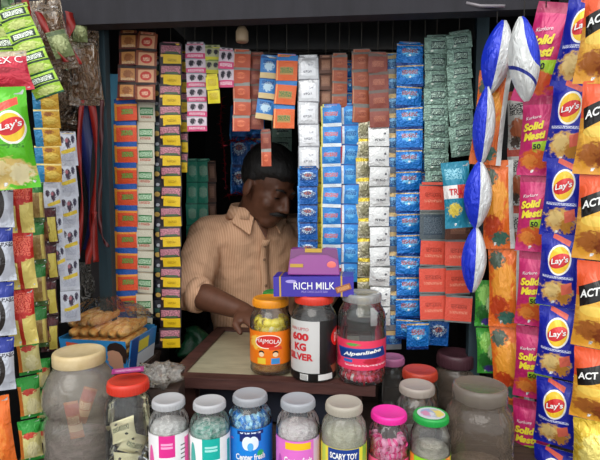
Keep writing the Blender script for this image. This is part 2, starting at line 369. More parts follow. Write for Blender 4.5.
p_blue_cream = pmat('print_blue_cream', '#2b78bd', [('r', .5, .12, .5, .13, '#d9bf8a'), ('m', .5, .55, .3, .22, '#b7d3e4'), ('n', .5, .75, .34, .08, '#103a7a'), ('r', .5, .95, .5, .05, '#1b4f8e')], .3)
p_orange_label = pmat('print_orange_label', '#dc6228', [('r', .5, .9, .5, .12, '#2577bb'), ('r', .5, .38, .32, .15, '#b88a4a'), ('n', .5, .40, .3, .11, '#3a7a3c'), ('r', .06, .4, .03, .4, '#f0a060')], .4)
p_silver = pmat('print_silver', '#8a8a8e', [('r', .5, .5, .46, .45, '#d2d2d4'), ('r', .5, .5, .34, .32, '#e8e8ea'), ('n', .45, .35, .2, .05, '#8d8d92'), ('n', .6, .62, .12, .04, '#a0a0a6')], .26, .35, .22, 4)
p_white_foil = pmat('print_white_foil', '#dcdcda', [('n', .55, .3, .24, .06, '#55555a'), ('e', .8, .6, .06, .06, '#6a6a70'), ('r', .5, .97, .5, .04, '#6a6a68')], .26, .3, .25, 4)
p_gold_foil = pmat('print_gold_foil', '#b9b39a', [('r', .5, .92, .5, .10, '#d8be3e'), ('e', .5, .42, .22, .2, '#4d4a38'), ('m', .5, .42, .3, .26, '#8f8a6c'), ('n', .5, .14, .36, .06, '#6a6450')], .26, .4, .45, 5)
p_blue = pmat('print_blue', '#1571c4', [('m', .5, .6, .34, .2, '#62b5e6'), ('r', .5, .93, .5, .03, '#b9a070'), ('n', .5, .66, .3, .1, '#a84a3a'), ('e', .5, .45, .05, .05, '#f0f4f8'), ('r', .5, .06, .5, .06, '#0b3a80')], .24, .25, .5, 5)
p_blue_deep = pmat('print_blue_deep', '#155ba8', [('m', .5, .56, .36, .2, '#cfe4f0'), ('e', .5, .6, .2, .1, '#c8784a'), ('n', .5, .5, .4, .2, '#0d2f6a'), ('r', .5, .95, .5, .05, '#0c2e66'), ('r', .05, .5, .04, .5, '#3a8ad0')], .26, .2, .45, 5)
p_blue_white = pmat('print_blue_white', '#1d77c2', [('r', .5, .06, .5, .10, '#dfe6ea'), ('m', .5, .52, .3, .24, '#4fa5de'), ('n', .5, .6, .34, .1, '#d05a40'), ('r', .04, .5, .04, .5, '#c9bf5a')], .28, .15)
p_blue_redline = pmat('print_blue_redline', '#2582cc', [('r', .06, .5, .08, .5, '#c23b4a'), ('r', .2, .5, .06, .5, '#d8dde2'), ('m', .6, .5, .3, .26, '#62b0e4'), ('n', .6, .55, .3, .12, '#12468c'), ('r', .5, .96, .5, .04, '#124a90')], .28, .15)
p_blue_grey = pmat('print_blue_grey', '#1f66b4', [('r', .5, .90, .5, .12, '#d8b982'), ('r', .5, .14, .5, .16, '#8d9298'), ('m', .5, .56, .34, .2, '#7dbbe6'), ('n', .5, .5, .4, .12, '#102f70')], .28, .2)
p_slate_green = pmat('print_slate_green', '#7f9c8e', [('r', .55, .5, .28, .22, '#39484a'), ('n', .55, .5, .26, .16, '#9fb8a8'), ('r', .5, .97, .5, .03, '#4c5f58'), ('e', .3, .2, .06, .05, '#cfd8cc')], .28, .35, .5, 5)
p_red_card = pmat('print_red_card', '#d9503c', [('n', .5, .6, .3, .08, '#a83626'), ('n', .5, .38, .34, .05, '#e48a70'), ('r', .5, .96, .5, .04, '#6d7270'), ('r', .5, .03, .5, .03, '#6d7270')], .5)
p_grey_clear = pmat('print_grey_film', '#4f5a60', [('r', .5, .5, .36, .36, '#3c4a56'), ('n', .5, .5, .36, .3, '#5c6a74'), ('r', .5, .95, .5, .05, '#79807c')], .2)
p_green_teal = pmat('print_green_teal', '#46b595', [('e', .5, .5, .32, .28, '#7cccae'), ('n', .5, .5, .3, .2, '#b4e0c4'), ('r', .5, .96, .5, .04, '#2a7a66'), ('r', .97, .5, .04, .5, '#2d8a74')], .3)
p_brown_dim = pmat('print_brown_dim', '#6b4636', [('r', .5, .5, .3, .3, '#8f6450'), ('n', .5, .5, .3, .2, '#a87a5e'), ('r', .5, .95, .5, .05, '#3a241c')], .4)
p_red_tinsel = solid('red_tinsel', '#a01c2c', .3, .6)
SG = 'sachet strips hung across the stall opening'
def cs(d, x0, x1, y0, y1, n, label, dy=0, lean=0, kind='sachet', cat='sachet strip', roll=0, th=.010):
    hang('sachet_strip', label, cat, chain(d, x0, x1, y0, y1, n, lean, roll), curtain((x0+x1)/2)+dy, 0, kind, th, SG)
cs(p_brown, 120, 138, 32, 98, 4, 'short strip of brown and tan cards at the top left inside the post', -.02, -2, 'card', th=.006)
cs(p_heart, 138, 157, 34, 102, 4, 'short strip of tan cards with red hearts, right of the brown cards', -.022, -3, 'card', th=.006)
cs(p_orange_blue, 115, 136, 99, 333, 11, 'long strip of orange cards with blue bands next to the left post', 0, 1, 'card', th=.007)
cs(p_cream_green, 138, 155, 100, 336, 11, 'long strip of cream cards with green lettering, right of the orange ones', .012, -3, 'card', th=.007)
cs(p_dark_spots, 152, 161, 58, 320, 13, 'narrow dark strip with pale spots behind the cream cards', .035, 2)
cs(p_yellow_dark, 160, 181, 44, 348, 15, 'long strip of black sachets with yellow bands, left of the shopkeeper', -.012, 0)
cs(p_yellow_dark, 180, 190, 52, 172, 6, 'narrow half-hidden strip of black and yellow sachets behind the long one', .03, -2)
cs(p_pink_girls, 186, 205, 44, 131, 6, 'strip of six white and pink sachets with dark figures', 0, 2)
cs(p_green_girls, 204, 221, 47, 73, 2, 'pair of olive sachets with yellow bands between the pink ones', .008, 0)
cs(p_pink_girls, 219, 234, 50, 87, 2, 'pair of pink sachets with dark figures, left of the orange strip', -.004, -1)
cs(p_yellow, 206, 218, 76, 103, 2, 'two small bright yellow sachets below the olive pair', -.02, 2)
cs(p_orange, 233, 250, 51, 131, 5, 'strip of orange sachets with grey bands, above left of the man', 0, 0)
cs(p_orange_dim, 250, 264, 54, 129, 5, 'dull red orange strip between the orange sachets and the blue cream ones', .014, 0)
cs(p_blue_cream, 262, 279, 57, 119, 3, 'short tilted strip of three blue sachets with cream bands', -.012, -6)
cs(p_orange_label, 277, 298, 56, 128, 3, 'strip of three orange sachets with blue bands above the man', -.02, -4)
cs([p_orange_dim, p_orange], 261, 271, 131, 166, 2, 'two small orange sachets dangling over the man\'s hair', -.01, 0)
cs(p_silver, 298, 319, 57, 169, 5, 'strip of plain silver foil sachets above right of the man', -.004, 0)
cs(p_blue_deep, 298, 318, 168, 276, 6, 'blue sachet strip hanging below the silver foil ones', -.006, 0)
cs(p_brown_dim, 319, 333, 57, 122, 4, 'strip of dim brown sachets right of the silver foil', .012, 0)
cs(p_orange_shaded, 332, 347, 55, 107, 4, 'short strip of four orange sachets above the blue and white strip', .002, 0)
cs(p_yellow, 316, 324, 122, 262, 7, 'narrow yellow strip half hidden between two blue strips', .03, 0)
cs(p_blue_white, 321, 341, 106, 268, 8, 'strip of blue sachets separated by white bands', -.004, 0)
cs(p_blue_redline, 339, 358, 105, 282, 9, 'blue strip with a red line down its left edge', .008, 0)
cs(p_blue, 346, 353, 62, 108, 3, 'sliver of a blue strip between two orange strips at the top', .03, 0)
cs(p_orange_shaded, 352, 371, 51, 122, 4, 'strip of orange sachets above the gold foil ones', .006, 1)
cs(p_orange_dim, 368, 387, 54, 127, 4, 'strip of brick red sachets above the white foil ones', -.006, 2)
cs(p_gold_foil, 355, 372, 118, 318, 10, 'long strip of gold topped foil sachets with dark round emblems', .012, 3)
cs(p_white_foil, 369, 389, 126, 326, 10, 'long strip of white foil sachets in the middle of the curtain', 0, 1)
cs(p_blue_grey, 385, 401, 55, 350, 15, 'long strip of small blue sachets with cream and grey bands', .02, 1)
cs(p_blue, 397, 422, 44, 340, 14, 'long strip of shiny bright blue sachets', -.006, -1)
cs(p_blue, 420, 430, 50, 232, 9, 'narrow blue strip half hidden by the grey green sachets', .026, 0)
cs(p_blue, 407, 429, 322, 350, 1, 'single blue sachet hanging low under the red cards', -.03, 0)
cs(p_blue_deep, 428, 448, 318, 346, 1, 'single deep blue sachet at the bottom end of the red cards', .014, 0)
cs(p_slate_green, 425, 448, 37, 187, 9, 'strip of grey green foil sachets with dark labels, left of its twin', -.012, 0)
cs(p_slate_green, 447, 470, 33, 156, 8, 'shorter grey green foil strip at the right end of the curtain', -.02, 4, roll=-4)
cs([p_red_card, p_grey_clear, p_red_card, p_red_card, p_red_card], 420, 446, 184, 321, 5, 'sheet of red cards in grey film, left of its twin by the right post', -.026, 0, 'card', th=.006)
cs([p_grey_clear, p_brown_dim, p_red_card, p_red_card, p_red_card], 446, 471, 184, 323, 5, 'sheet of red cards in grey film partly covering the right post', -.034, 0, 'card', th=.006)
# inside, behind the shopkeeper
def inner(d, x0, x1, y0, y1, n, label, Y=1.86): hang('sachet_strip', label, 'sachet strip', chain(d, x0, x1, y0, y1, n), Y, 0, 'sachet', .012, 'sachet strips inside behind the man')
inner(p_green_teal, 186, 198, 160, 310, 7, 'teal green sachet strip behind the man, next to the yellow and black strip')
inner(p_green_teal, 197, 210, 160, 310, 7, 'teal green sachet strip behind the man\'s shoulder', 1.855)
inner(p_brown_dim, 208, 216, 162, 222, 3, 'small brown sachet strip right of the teal ones, behind the man', 1.85)
inner(p_blue_deep, 230, 248, 107, 194, 3, 'dim blue sachet strip behind the man\'s head at left', 1.86)
inner(p_blue, 247, 264, 107, 168, 2, 'dim blue sachet strip directly behind the man\'s hair', 1.87)
inner(p_slate_green, 272, 292, 118, 156, 2, 'dim grey green sachets behind the right of the man\'s hair', 1.89)
def tinsel(pts, Y, label, seed):
    rr = random.Random(seed); mb = MB(); w = [P(x, y, Y) for x, y in pts]; base = w[-1]
    for a, b in zip(w[:-1], w[1:]):
        for k in range(26):
            c = a.lerp(b, rr.random())-base; d = Vector((rr.gauss(0, 1), rr.gauss(0, 1), rr.gauss(0, .6))).normalized()*rr.uniform(.012, .024); e = Vector((rr.gauss(0, 1), rr.gauss(0, 1), rr.gauss(0, 1))).normalized()*.0025
            mb.add([c-e, c+e, c+d], [(0, 1, 2)])
    mb.tube([q-base for q in w], .0015, 5)
    tag(obj('tinsel_garland', mb.mesh('tinsel', [p_red_tinsel], False), None, base), label, 'garland')
tinsel([(222, 98), (220, 125), (224, 150), (226, 190)], 1.84, 'thin red tinsel garland hanging behind the man, next to the blue strip', 3)
tinsel([(229, 140), (240, 142), (249, 138), (258, 143)], 1.83, 'short red tinsel garland strung across the dim blue sachets', 4)
tinsel([(227, 196), (238, 192), (246, 198)], 1.83, 'short red tinsel garland below the dim blue sachets', 5)
# ================================================================== packets on the right shutter
tw = solid('print_white', '#f2f2ee', .4); ty = solid('print_letter_yellow', '#f4e23a', .4); tk = solid('print_black', '#141414', .4); tr = solid('print_letter_red', '#c8202a', .4)
foil_back = pmat('foil_silver', '#c4c4c2', [], .3, .5, .6, 6)
p_chip_blue = pmat('print_chip_blue', '#141f9a', [('r', .46, .93, .20, .035, '#e0604e', -14), ('e', .46, .66, .27, .205, '#f2efe6'), ('e', .46, .66, .235, .18, '#f2c425'), ('e', .46, .65, .235, .095, '#d2222a', 12),
    ('n', .45, .425, .36, .018, '#d8dcf0'), ('m', .44, .22, .36, .15, '#e2b062'), ('m', .36, .24, .20, .10, '#f0cf86'), ('m', .62, .14, .16, .10, '#c98a38'), ('r', .68, .28, .12, .075, '#e8705a', 12)], .3, .1, .3, 4, nsc=(70, 70))
p_chip_green = pmat('print_chip_green', '#5cc01e', [('r', .55, .80, .30, .04, '#e0503c', 12), ('e', .68, .60, .27, .165, '#f4f0e4'), ('e', .68, .60, .24, .14, '#f2c82a'), ('e', .68, .61, .245, .08, '#d6282c', 10),
    ('n', .5, .42, .36, .02, '#3c8a14'), ('m', .42, .17, .55, .14, '#e8c878'), ('m', .7, .15, .22, .10, '#f4e6b4'), ('m', .3, .22, .22, .08, '#f2dca0')], .3, .05, .3, 4)
p_magenta = pmat('print_magenta', '#c4286a', [('r', .5, .95, .5, .06, '#a01f50'), ('r', .68, .36, .32, .07, '#a8d02c', 4), ('m', .45, .20, .46, .12, '#d8622c'), ('m', .3, .18, .2, .08, '#e88a3c'), ('e', .9, .60, .06, .03, '#f0b030'), ('r', .85, .26, .2, .03, '#e0502c', 20)], .32, .1, .3, 4)
p_popcorn = pmat('print_popcorn', '#e0562a', [('r', .5, .30, .5, .30, '#d9962e'), ('m', .5, .42, .5, .15, '#f0b84a'), ('m', .4, .22, .4, .12, '#a8622a'), ('m', .7, .16, .3, .12, '#8a4422'), ('e', .4, .45, .3, .06, '#f7cf5e'), ('r', .52, .70, .46, .115, '#161210', 14)], .3, .05, .3, 4)
p_gold_pack = pmat('print_gold_pack', '#d8b43a', [('m', .5, .5, .4, .3, '#f0dc7a')], .25, .3, .5, 5)
p_bluewhite = pmat('print_blue_and_white', '#d4d6d6', [('r', .22, .5, .27, .6, '#1b34c8')], .28, .15, .5, 5)
p_bluewhite2 = pmat('print_white_with_blue', '#d2d4d2', [('e', .95, .80, .42, .42, '#1c36c4'), ('r', .5, .30, .6, .022, '#232f8a', -14)], .28, .15, .5, 5)
p_snack_orange = pmat('print_snack_orange', '#e06a24', [('m', .45, .55, .4, .24, '#e89a34'), ('m', .3, .25, .3, .14, '#b8401c'), ('m', .25, .82, .25, .1, '#4a5a4c'), ('m', .55, .12, .3, .08, '#3f6a5c'), ('r', .93, .5, .08, .6, '#cfcfcc')], .3, .1, .4, 5)
p_teal_bag = pmat('print_teal', '#1c7f9a', [('r', .5, .55, .55, .10, '#e6e0dc'), ('r', .75, .55, .25, .10, '#d04a3c'), ('m', .35, .28, .25, .1, '#d8c04a'), ('n', .4, .82, .3, .08, '#7ab8c8')], .3, .1, .4, 5)
p_leafy = pmat('print_leafy_green', '#3f9a34', [('m', .5, .7, .4, .2, '#8cc85a'), ('m', .4, .3, .4, .18, '#2a6a2c'), ('m', .7, .5, .2, .16, '#c4dca0'), ('m', .6, .12, .3, .08, '#4a3a8a')], .3, .1, .4, 5)
p_white_red = pmat('print_white_red', '#d3cfc8', [('r', .5, .93, .5, .08, '#c24a36'), ('n', .5, .68, .4, .10, '#3a3634'), ('m', .5, .34, .42, .18, '#b8623a'), ('m', .4, .12, .3, .1, '#5a4a40')], .35, .05, .4, 5, nsc=(12, 60))
LT = {
 'print_chip_blue': [("Lay's", .27, .67, .60, .70, tw, .02, .15, 12)],
 'print_chip_green': [("Lay's", .48, .89, .57, .655, tw, .02, .15, 10)],
 'print_magenta': [('Kurkure', .12, .52, .70, .74, tw, .0, .2, 6), ('Solid', .07, .62, .56, .66, ty, .05, .2, 6), ('Masti', .10, .68, .44, .54, ty, .05, .2, 6), ('50', .38, .58, .325, .39, tk, .03, 0, 4)],
 'print_popcorn': [('ACT II', .08, .66, .625, .715, tw, .03, .2, 14)],
 'print_teal': [('TRA', .18, .68, .50, .60, tr, .03, 0, 0)],
}
PG = 'packet strips hung on the right shutter'
def rs(name, label, cat, units, Y, yaw, kind='bag', th=.045, part='packet', **k): return hang(name, label, cat, units, Y, math.radians(yaw), kind, th, PG, part, LT, jitter=.03, **k)
rs('chips_strip', 'long strip of dark blue chips packets with yellow and red oval logos', 'chips strip',
   [((p_chip_blue, foil_back), cx, cy, w, h, r) for cx, cy, w, h, r in ((583, 42, 42, 86, 10), (571, 122, 41, 80, 6), (565, 198, 40, 78, 4), (561, 271, 41, 74, 3), (559, 343, 41, 73, 2), (557, 413, 42, 70, 1), (555, 480, 42, 68, 0))], 1.04, -36)
rs('popcorn_strip', 'strip of orange popcorn packets at the right edge of the picture', 'popcorn strip',
   [(m, cx, cy, w, h, r) for m, cx, cy, w, h, r in (((p_popcorn, foil_back), 606, 36, 46, 90, 6), ((p_popcorn, foil_back), 604, 128, 46, 92, 4), ((p_popcorn, foil_back), 602, 217, 47, 88, 3), ((p_popcorn, foil_back), 600, 306, 47, 90, 2), ((p_popcorn, foil_back), 598, 386, 48, 76, 2), ((p_gold_pack, foil_back), 596, 452, 44, 66, 0))], .95, -34)
rs('snack_strip', 'strip of magenta snack packets with yellow lettering left of the dark blue chips', 'snack strip',
   [((p_magenta, foil_back), cx, cy, w, h, r) for cx, cy, w, h, r in ((546, 54, 40, 96, 14), (540, 136, 37, 78, 3), (537, 213, 36, 78, 2), (536, 289, 36, 77, 2), (534, 363, 37, 75, 1), (531, 436, 38, 74, 1))], 1.13, -30)
rs('snack_strip', 'narrow strip of white and red snack packets beside the magenta ones', 'snack strip',
   chain((p_white_red, foil_back), 508, 527, 92, 318, 4, 0), 1.27, -24, th=.03)
rs('snack_strip', 'long twisting strip of orange snack packets with silver edges', 'snack strip',
   [((p_snack_orange, foil_back), cx, cy, w, h, r) for cx, cy, w, h, r in ((490, 118, 30, 92, 5), (498, 205, 30, 88, -3), (505, 286, 32, 84, -2), (509, 362, 34, 80, -5), (518, 434, 36, 76, -6))], 1.20, -22, th=.035)
rs('puffed_packet_strip', 'chain of four puffed blue and white packets at the right post', 'packet strip',
   [(p_bluewhite, cx, cy, w, h, r) for cx, cy, w, h, r in ((497, 57, 28, 70, 9), (484, 126, 21, 76, 3), (478, 195, 27, 66, 2), (474, 260, 24, 66, 2))], 1.17, -10, 'spindle', .05)
rs('puffed_packet', 'single puffed white packet with a blue shoulder and a navy stripe', 'snack packet', [(p_bluewhite2, 524, 59, 29, 82, -5)], 1.05, -14, 'spindle', .055, 'pouch')
rs('snack_packet', 'small teal snack packet with a white band beside the grey green foil strip', 'snack packet', [((p_teal_bag, foil_back), 457, 195, 27, 66, -5)], 1.21, -8, th=.03, part='pouch')
rs('herb_packet_strip', 'two leafy green packets hanging under the blue and white chain', 'packet strip', chain((p_leafy, foil_back), 475, 495, 280, 374, 2, 2), 1.265, -14, th=.025)
# ================================================================== packets on the left shutter
PL = 'packets hung on the left shutter'
p_lime = pmat('print_lime', '#a4cc3a', [('r', .5, .74, .42, .16, '#16301c'), ('n', .5, .74, .34, .11, '#e8f0e0'), ('r', .5, .50, .5, .045, '#1d3a22'), ('m', .5, .24, .4, .16, '#dbe88a'), ('r', .5, .03, .5, .04, '#1f5a3c')], .3, .1, .35, 5)
p_redpack = pmat('print_red_pack', '#cc2f45', [('r', .5, .93, .5, .08, '#b8a88a'), ('r', .5, .2, .5, .2, '#d93a4c'), ('m', .5, .5, .3, .08, '#a0202f')], .3, .1, .35, 5)
p_yellow_blue = pmat('print_yellow_blue', '#d9a42c', [('r', .1, .5, .20, .5, '#2f86b8'), ('m', .6, .4, .3, .2, '#f0cc5a'), ('m', .55, .75, .2, .12, '#9a5a20'), ('r', .5, .96, .5, .05, '#f2dc8a')], .3, .1, .4, 5)
p_white_fig = pmat('print_white_figures', '#cfd2dc', [('m', .24, .80, .13, .11, '#3a2438'), ('m', .55, .70, .15, .17, '#3a2438'), ('m', .82, .82, .10, .12, '#2c2440'), ('m', .5, .78, .08, .06, '#a8606a'), ('r', .55, .46, .38, .06, '#e8c83a', 10), ('n', .5, .26, .34, .12, '#b4b8c8')], .35, .05, .35, 5)
p_red_yellow = pmat('print_red_yellow', '#e6d274', [('r', .5, .78, .5, .24, '#c5281f'), ('n', .5, .76, .42, .18, '#e86a50'), ('r', .5, .28, .07, .30, '#b8321e'), ('e', .14, .82, .07, .05, '#f0e4e0'), ('m', .5, .55, .4, .06, '#c5281f')], .3, .1, .4, 5)
p_green_tan = pmat('print_green_tan', '#a58a52', [('r', .5, .85, .5, .16, '#23702a'), ('m', .5, .4, .4, .24, '#8a6a34'), ('r', .85, .4, .08, .3, '#d8c46a'), ('r', .5, .05, .5, .06, '#3c5a2a')], .35, .05, .4, 5)
p_maroon_yellow = pmat('print_maroon_yellow', '#3e1c1e', [('r', .70, .40, .24, .34, '#dcc85a'), ('m', .3, .4, .24, .26, '#8a5a34'), ('m', .5, .86, .4, .1, '#5a2024')], .35, .05, .4, 5)
p_loop = pmat('print_white_loop', '#c8ccd6', [('r', .5, .87, .5, .14, '#1c2f8a'), ('e', .12, .42, .62, .42, '#35302e'), ('e', .02, .42, .56, .40, '#c8ccd6'), ('n', .7, .68, .3, .04, '#55555c')], .3, .1, .35, 5)
p_green_yellow = pmat('print_green_yellow', '#d8cc86', [('r', .5, .86, .5, .17, '#2a9434'), ('m', .5, .66, .34, .07, '#c23a28'), ('r', .08, .4, .09, .4, '#c8702c'), ('m', .6, .3, .3, .2, '#e6dca8'), ('r', .5, .03, .5, .05, '#2a8030')], .3, .1, .35, 5)
p_orange_pack = pmat('print_orange_pack', '#e8702a', [('m', .5, .5, .3, .3, '#f08a3c')], .35, .05, .35, 5)
LT['print_red_pack'] = [('DEX C', .30, .92, .66, .84, tw, .0, 0, 4)]
def ls(name, label, cat, units, Y, yaw, kind='sachet', th=.016, part='packet', **k): return hang(name, label, cat, units, Y, math.radians(yaw), kind, th, PL, part, LT, jitter=.04, **k)
ls('chips_packet', 'big bright green chips packet at the left edge of the picture', 'chips packet', [((p_chip_green, foil_back), 5, 139, 50, 100, -6)], .93, 24, 'bag', .06, 'pouch', thread=False)
ls('snack_packet', 'red packet with white lettering just above the green chips packet', 'snack packet', [((p_redpack, foil_back), 2, 72, 50, 38, -10)], .96, 24, 'bag', .03, 'pouch', thread=False)
ls('lime_sachet_strip', 'slanting strip of lime green sachets with dark labels at the upper left', 'sachet strip', chain(p_lime, -2, 25, 8, 96, 4, 38, 0), 1.02, 16)
ls('lime_sachet_strip', 'short strip of lime green sachets cut off by the upper left corner', 'sachet strip', chain(p_lime, -14, 14, 14, 62, 2, 3, -6), 1.06, 16)
ls('yellow_sachet_strip', 'strip of yellow packets with blue edges right of the green chips', 'sachet strip', chain(p_yellow_blue, 34, 57, 92, 182, 5, 4), 1.10, 30)
ls('white_sachet_strip', 'strip of white sachets with dark figures, nearer the left edge', 'sachet strip', chain(p_white_fig, 41, 57, 158, 276, 4, 10), 1.16, 26)
ls('white_sachet_strip', 'long strip of white sachets with dark figures, nearer the left post', 'sachet strip', chain(p_white_fig, 58, 76, 134, 322, 6, 4), 1.22, 26)
ls('noodle_strip', 'strip of red and yellow snack packets under the green chips packet', 'packet strip', chain((p_red_yellow, foil_back), 4, 31, 176, 346, 3, 5), 1.02, 22, 'bag', .03)
ls('spice_strip', 'strip of tan packets with dark green bands, left shutter middle', 'packet strip', chain((p_green_tan, foil_back), 26, 43, 180, 348, 4, 4), 1.10, 24, 'bag', .025)
ls('spice_strip', 'strip of dark maroon and yellow packets below the white sachets', 'packet strip', chain((p_maroon_yellow, foil_back), 40, 56, 208, 352, 4, 2), 1.135, 24, 'bag', .022)
ls('wafer_strip', 'strip of white packets with blue tops and dark loops at the left edge', 'packet strip', chain((p_loop, foil_back), -18, 12, 172, 392, 4, 2), .97, 24, 'bag', .03)
ls('soup_strip', 'strip of yellow packets with green bands hanging low at the left', 'packet strip', chain((p_green_yellow, foil_back), 17, 38, 332, 462, 3, 4), 1.05, 22, 'bag', .025)
ls('soup_strip', 'narrow strip of yellow and green packets behind the low left strip', 'packet strip', chain((p_green_yellow, foil_back), 37, 50, 358, 452, 3, 0), 1.14, 24, 'bag', .02)
ls('snack_packet', 'plain orange packet in the lower left corner', 'snack packet', [((p_orange_pack, foil_back), -4, 436, 32, 84, -4)], .84, 20, 'bag', .03, 'pouch', thread='long')
# ribbons and clear bags near the left post
def ribbon(name, pts, Y, w, mat, label, twist=5, seed=0):
    ps = [P(x, y, Y) for x, y in pts]; base = ps[-1]; n = 40; mb = MB(); vs = []; uv = []
    for k in range(n+1):
        t = k/n*(len(ps)-1); i = min(int(t), len(ps)-2); f = t-i
        p0, p1, p2, p3 = ps[max(0, i-1)], ps[i], ps[i+1], ps[min(len(ps)-1, i+2)]
        p = .5*((2*p1)+(p2-p0)*f+(2*p0-5*p1+4*p2-p3)*f*f+(3*p1-p0-3*p2+p3)*f**3)
        a = math.sin(k/n*twist+seed)*1.1; d = Vector((math.cos(a), math.sin(a), 0))*w/2
        q = d.cross(Vector((0, 0, 1))).normalized()*.0012
        for c in (p-d-q, p+d-q, p+d+q, p-d+q): vs.append(c-base); uv.append((0, k/n))
    fs = [(k*4+j, k*4+(j+1) % 4, k*4+4+(j+1) % 4, k*4+4+j) for k in range(n) for j in range(4)] + [(3, 2, 1, 0), (n*4, n*4+1, n*4+2, n*4+3)]
    mb.add(vs, fs, 0, uv)
    tag(obj(name, mb.mesh(name, [mat]), None, base), label, 'ribbon', 'ribbons hanging by the left post')
red_rib = solid('red_ribbon', '#a8281f', .35, grain=('#7a1a18', (40, 40, 8))); navy_rib = solid('navy_ribbon', '#191f4a', .35, grain=('#242c66', (40, 40, 8))); maroon_rib = solid('maroon_ribbon', '#5c1c1e', .4, grain=('#2c1418', (60, 60, 12)))
ribbon('ribbon', [(82, 100), (79, 150), (82, 200), (78, 258)], 1.30, .012, red_rib, 'narrow red ribbon beside the long white sachet strip', 8)
ribbon('ribbon', [(78, 88), (92, 106), (96, 160), (93, 216), (96, 262)], 1.31, .018, red_rib, 'red ribbon curving down next to the navy one', 7, 1)
ribbon('ribbon', [(87, 96), (86, 150), (89, 205), (88, 250)], 1.34, .035, navy_rib, 'wide navy ribbon between the red ribbons', 4, 2)
ribbon('ribbon', [(102, 100), (101, 160), (100, 225), (108, 247)], 1.29, .010, maroon_rib, 'thin maroon ribbon closest to the left post', 14)
ribbon('ribbon', [(94, 212), (90, 240), (88, 264)], 1.28, .016, red_rib, 'short bright red ribbon end above the grey plastic', 5, 3)
ribbon('ribbon', [(24, -4), (30, 22), (38, 44), (44, 74)], 1.12, .014, red_rib, 'red ribbon slanting down from the upper left corner', 4)
ribbon('ribbon', [(38, 12), (46, 30), (54, 48), (66, 62)], 1.15, .016, red_rib, 'red ribbon slanting between the clear bags', 4, 2)
ribbon('ribbon', [(69, 12), (71, 26), (69, 44), (78, 64)], 1.24, .020, red_rib, 'twisted red ribbon in front of the clear bags, nearest the post', 6, 1)
clear_bag = clear('clear_bag_film', '#d8ccb8', .30, '#a88a6c', .2, 2.0, .5, bsc=3)
grey_bag = clear('grey_bag_film', '#8a8a86', .55, '#6c6862', .18, 2.5, .7, bsc=5)
nut_brown = pmat('print_nut_brown', '#6a4630', [], .5, 0, .6, 8, mottled=('#a8744a', 6))
def clear_sack(cx, cy, w, h, Y, label, fillmat, roll=0, film=clear_bag):
    c = P(cx, cy+h/2, Y); root = empty('clear_bag', c); tag(root, label, 'plastic bag', 'clear bags hanging at the upper left'); s = Y/F
    d = P(cx, cy, Y)-c; rt = (0, math.radians(roll), .4)
    obj('film', packet_mesh('bag', film), root, d, rt, (w*s*1.15, .06, h*s))
    if fillmat: obj('filling', packet_mesh('bag', fillmat), root, d+Vector((0, .004, -h*s*.08)), rt, (w*s*.92, .044, h*s*.70))
    a = P(cx, cy-h/2+1, Y)-c; obj('thread', MB().tube([a, (a.x, a.y, 1.965-c.z)], .0012, 5).mesh('thread', [thread_mat]), root)
clear_sack(46, 36, 38, 66, 1.20, 'brown filled clear bag between two slanting red ribbons', nut_brown, -14)
clear_sack(84, 68, 28, 72, 1.30, 'tall clear bag of brown snacks right beside the left post', nut_brown, -3)
clear_sack(58, 96, 32, 52, 1.385, 'dark clear bag hanging lowest above the white sachets', pmat('print_dark_brown', '#2c1d18', [], .5, 0, .6, 8, mottled=('#54382a', 6)), 4)
clear_sack(78, 116, 30, 34, 1.50, 'small clear bag above the navy ribbon', nut_brown, 0)
p_olive = pmat('print_olive', '#6f7a4a', [('m', .5, .5, .4, .3, '#a8b07a'), ('r', .5, .9, .5, .08, '#4a5a34')], .3, .1, .5, 5)
hang('olive_packet', 'small olive packet tucked among the clear bags', 'snack packet', [(p_olive, 60, 44, 18, 26, -20)], 1.15, .4, 'sachet', .02, PL, 'pouch', thread=False)
hang('olive_packet', 'small olive green packet close to the left post', 'snack packet', [(p_olive, 80, 31, 13, 20, 0)], 1.27, .4, 'sachet', .02, PL, 'pouch', thread=False)
clear_sack(93, 284, 28, 46, 1.45, 'crumpled grey plastic bag hanging low beside the left post', pmat('print_grey_foil', '#4c4844', [], .35, .3, .9, 12, mottled=('#8a8680', 9)), 0, grey_bag)
# ================================================================== tray table on the deck
tray_wood = solid('tray_wood', '#5c3a34', .5, grain=('#3a221f', (4, 30, 30)), bump=.25)
tray_panel = solid('tray_panel', '#c0b99c', .3, .1, grain=('#a39c80', (10, 40, 4)), spec=.6)
dark_metal = solid('dark_box_paint', '#1b1f2c', .5, grain=('#2a2e3c', (9, 9, 9)))
DZ = .860
tr_ = empty('tray_table', (-.05, 1.378, DZ), math.radians(-6.5)); tag(tr_, 'low wooden table with a red brown frame and a dull inset top', 'table')
TW, TD, TZ = .252, .226, 1.0-DZ                 # half width, half depth, height
mb = MB().box((-TW+.035, -TD+.035, TZ-.016), (TW-.035, TD-.035, TZ-.006)); obj('top_panel', mb.mesh('top_panel', [tray_panel], False), tr_)
for lo, hi in (((-TW, -TD, TZ-.026), (TW, -TD+.036, TZ)), ((-TW, TD-.036, TZ-.026), (TW, TD, TZ)), ((-TW, -TD+.036, TZ-.026), (-TW+.036, TD-.036, TZ)), ((TW-.036, -TD+.036, TZ-.026), (TW, TD-.036, TZ))):
    bevel(obj('frame_rail', MB().box(lo, hi).mesh('frame_rail', [tray_wood], False), tr_))
for x in (-TW+.03, TW-.06):
    for y in (-TD+.04, TD-.16): bevel(obj('leg', MB().box((x, y, 0), (x+.03, y+.03, TZ-.026)).mesh('leg', [tray_wood], False), tr_))
o = obj('drawer_box', MB().box((-TW+.065, -TD+.06, .012), (TW-.065, TD-.2, TZ-.03)).mesh('drawer_box', [dark_metal], False), tr_); bevel(o, .004)
